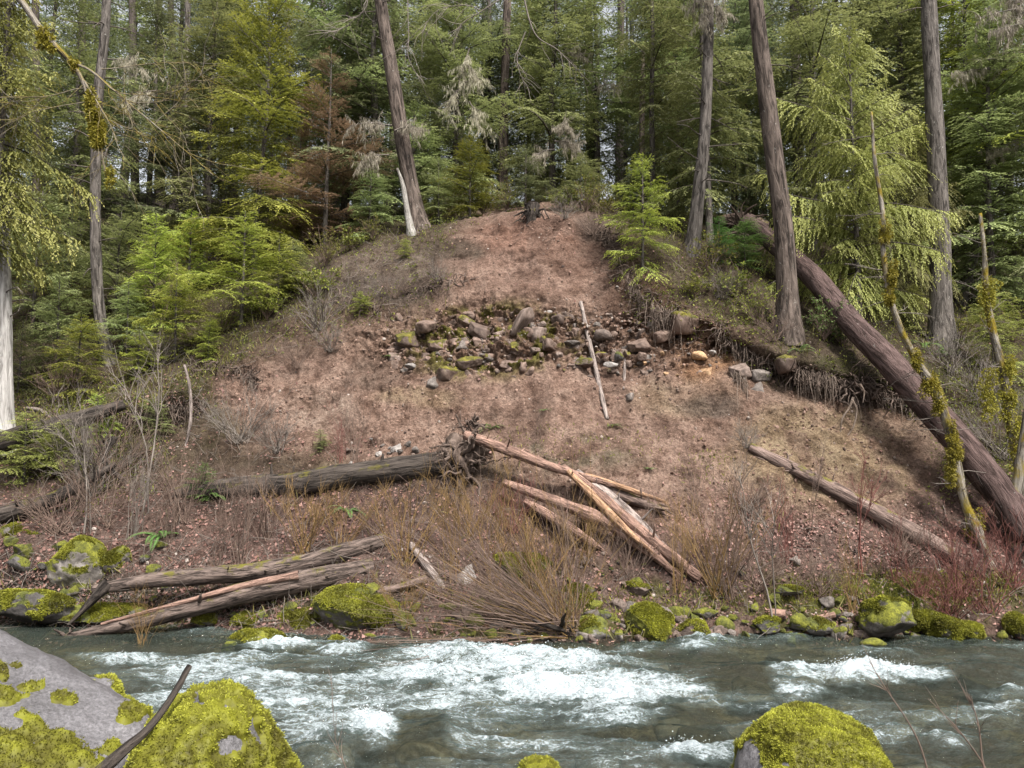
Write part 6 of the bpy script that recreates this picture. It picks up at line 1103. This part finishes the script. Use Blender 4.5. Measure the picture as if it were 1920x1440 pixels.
# near alder limb hanging in from the upper left
rng = np.random.RandomState(150)
hb = root('alder_limb', W(25, -40, 6.5), 'bare mossy alder limb hanging in from the top left corner', 'branch'); g = Geo(); d0 = 6.5
def path(pts, d): a = np.array(pts, float); return W(a[:, 0], a[:, 1], d)
mainp = [([(-60,-110),(25,-10),(70,52),(105,88),(138,122),(160,160),(178,215),(192,262),(198,300),(205,330)], 13, 2.5), ([(138,118),(170,135),(205,165),(245,200),(290,235),(340,275),(400,325)], 5, 1.2), ([(158,152),(180,185),(205,225),(222,262)], 4.5, 1.5), ([(196,155),(240,176),(330,170),(410,118)], 2.2, 1), ([(190,130),(300,118),(420,120)], 2.0, .8), ([(235,192),(300,190),(330,175)], 2, .8), ([(160,165),(90,182),(0,185)], 2.0, .8), ([(170,190),(80,205),(10,230)], 1.8, .7), ([(205,225),(250,240),(245,215),(260,250)], 1.6, .7), ([(290,235),(330,200),(360,165)], 1.5, .7)]
allP = []
for pts, w0, w1 in mainp:
    Q = resample(path(pts, d0), 30, .03, int(pts[0][0])); V, F, tv = tubes(Q, np.linspace(w0, w1, 30)/2/F_PX*d0*1.1, 8, lump=.2); g.add(V, F, tuv=tv); allP.append(Q)
allP = np.array(allP); O, D, f = offs(rng, allP[[0, 1, 1, 2, 3, 4, 5, 6, 7, 8, 9]], 130, .7, .3); P2 = grow(rng, O, nrm(D*[1, .5, 1]), rng.uniform(.1, .7, 130), 8, .16, .04); V, F, tv = tubes(P2, np.linspace(.0032, .0012, 8)[None]*np.ones((130, 1)), 4); g.add(V, F, tuv=tv)
O, D, f = offs(rng, P2, 160, .6, .3); P3 = grow(rng, O, D, rng.uniform(.05, .3, 160), 5, .15, .05); V, F, tv = tubes(P3, np.linspace(.0025, .0012, 5)[None]*np.ones((160, 1)), 3); g.add(V, F, tuv=tv)
part('limb', g, M['bark_mossy'], hb)
cl = [W(x+rng.normal(0, s), y+rng.normal(0, s2), d0+rng.normal(0, .015)) for x, y, s, s2, k in ((80,66,3,9,14),(92,80,3,8,12),(168,190,1.5,14,16),(182,243,4,13,60),(185,255,4,10,40),(176,215,2,10,16),(205,325,1.5,6,5),(138,122,1.5,5,6)) for q in range(k)]
mosscoat(hb, np.array(cl), np.full(len(cl), .018), rng, 9000, .035)
# bare twigs hanging in at the top centre, from the same kind of near tree
hb2 = root('alder_limb', W(930, -60, 9), 'thin pale bare twigs hanging in at the top edge near the straight reddish trunk', 'branch'); g = Geo(); ps = []
for pts, w0, w1 in [([(1010,-60),(950,-10),(900,20),(860,45),(850,80)], 3, 1), ([(900,20),(870,10),(820,20),(790,60)], 2, .8), ([(980,-40),(1000,60),(1050,95),(1110,155)], 3.5, 1), ([(985,60),(970,110),(985,160)], 2.5, 1), ([(640,-60),(690,0),(660,40),(620,60)], 2.5, .8), ([(760,-60),(765,60),(762,110),(790,160)], 2.2, .8)]:
    Q = resample(path(pts, 9.), 24, .05, int(pts[1][0])); V, F, tv = tubes(Q, np.linspace(w0, w1, 24)/2/F_PX*9, 6); g.add(V, F, tuv=tv); ps.append(Q)
O, D, f = offs(rng, np.array(ps), 110, .7, .2); P2 = grow(rng, O, D, rng.uniform(.1, .5, 110), 7, .15, .05); V, F, tv = tubes(P2, np.linspace(.004, .0018, 7)[None]*np.ones((110, 1)), 3); g.add(V, F, tuv=tv); part('limb', g, M['tw_grey'], hb2)
# thin near saplings along the bottom edge
for i, (pts, lb) in enumerate([([(1745,1470),(1725,1400),(1700,1350),(1660,1290),(1630,1240)], 'thin bare twig rising from the bottom edge right of the dome-shaped mossy boulder'), ([(1868,1470),(1830,1410),(1790,1360),(1740,1310)], 'second thin bare twig rising from the bottom edge, nearer the right corner'), ([(1845,1440),(1838,1360),(1820,1300)], 'thin forked twig by the lower right corner'), ([(668,1470),(650,1430),(632,1380),(622,1260)], 'hair-thin stem rising from the bottom edge in front of the near foam')]):
    Q = resample(path(pts, 4.6), 24, .02, i); o = root('bare_twig', Q[0], lb, 'twig'); g = Geo(); V, F, tv = tubes(Q, np.linspace(.006, .0018, 24)*(.5 if i == 3 else 1), 5); g.add(V, F, tuv=tv)
    O, D, f = offs(rng, Q[None], 7, .5, .3); P2 = grow(rng, O, D, rng.uniform(.05, .22, 7), 6, .08); V, F, tv = tubes(P2, np.linspace(.0025, .001, 6)[None]*np.ones((7, 1)), 3); g.add(V, F, tuv=tv); part('stem', g, M['tw_brown'], o)
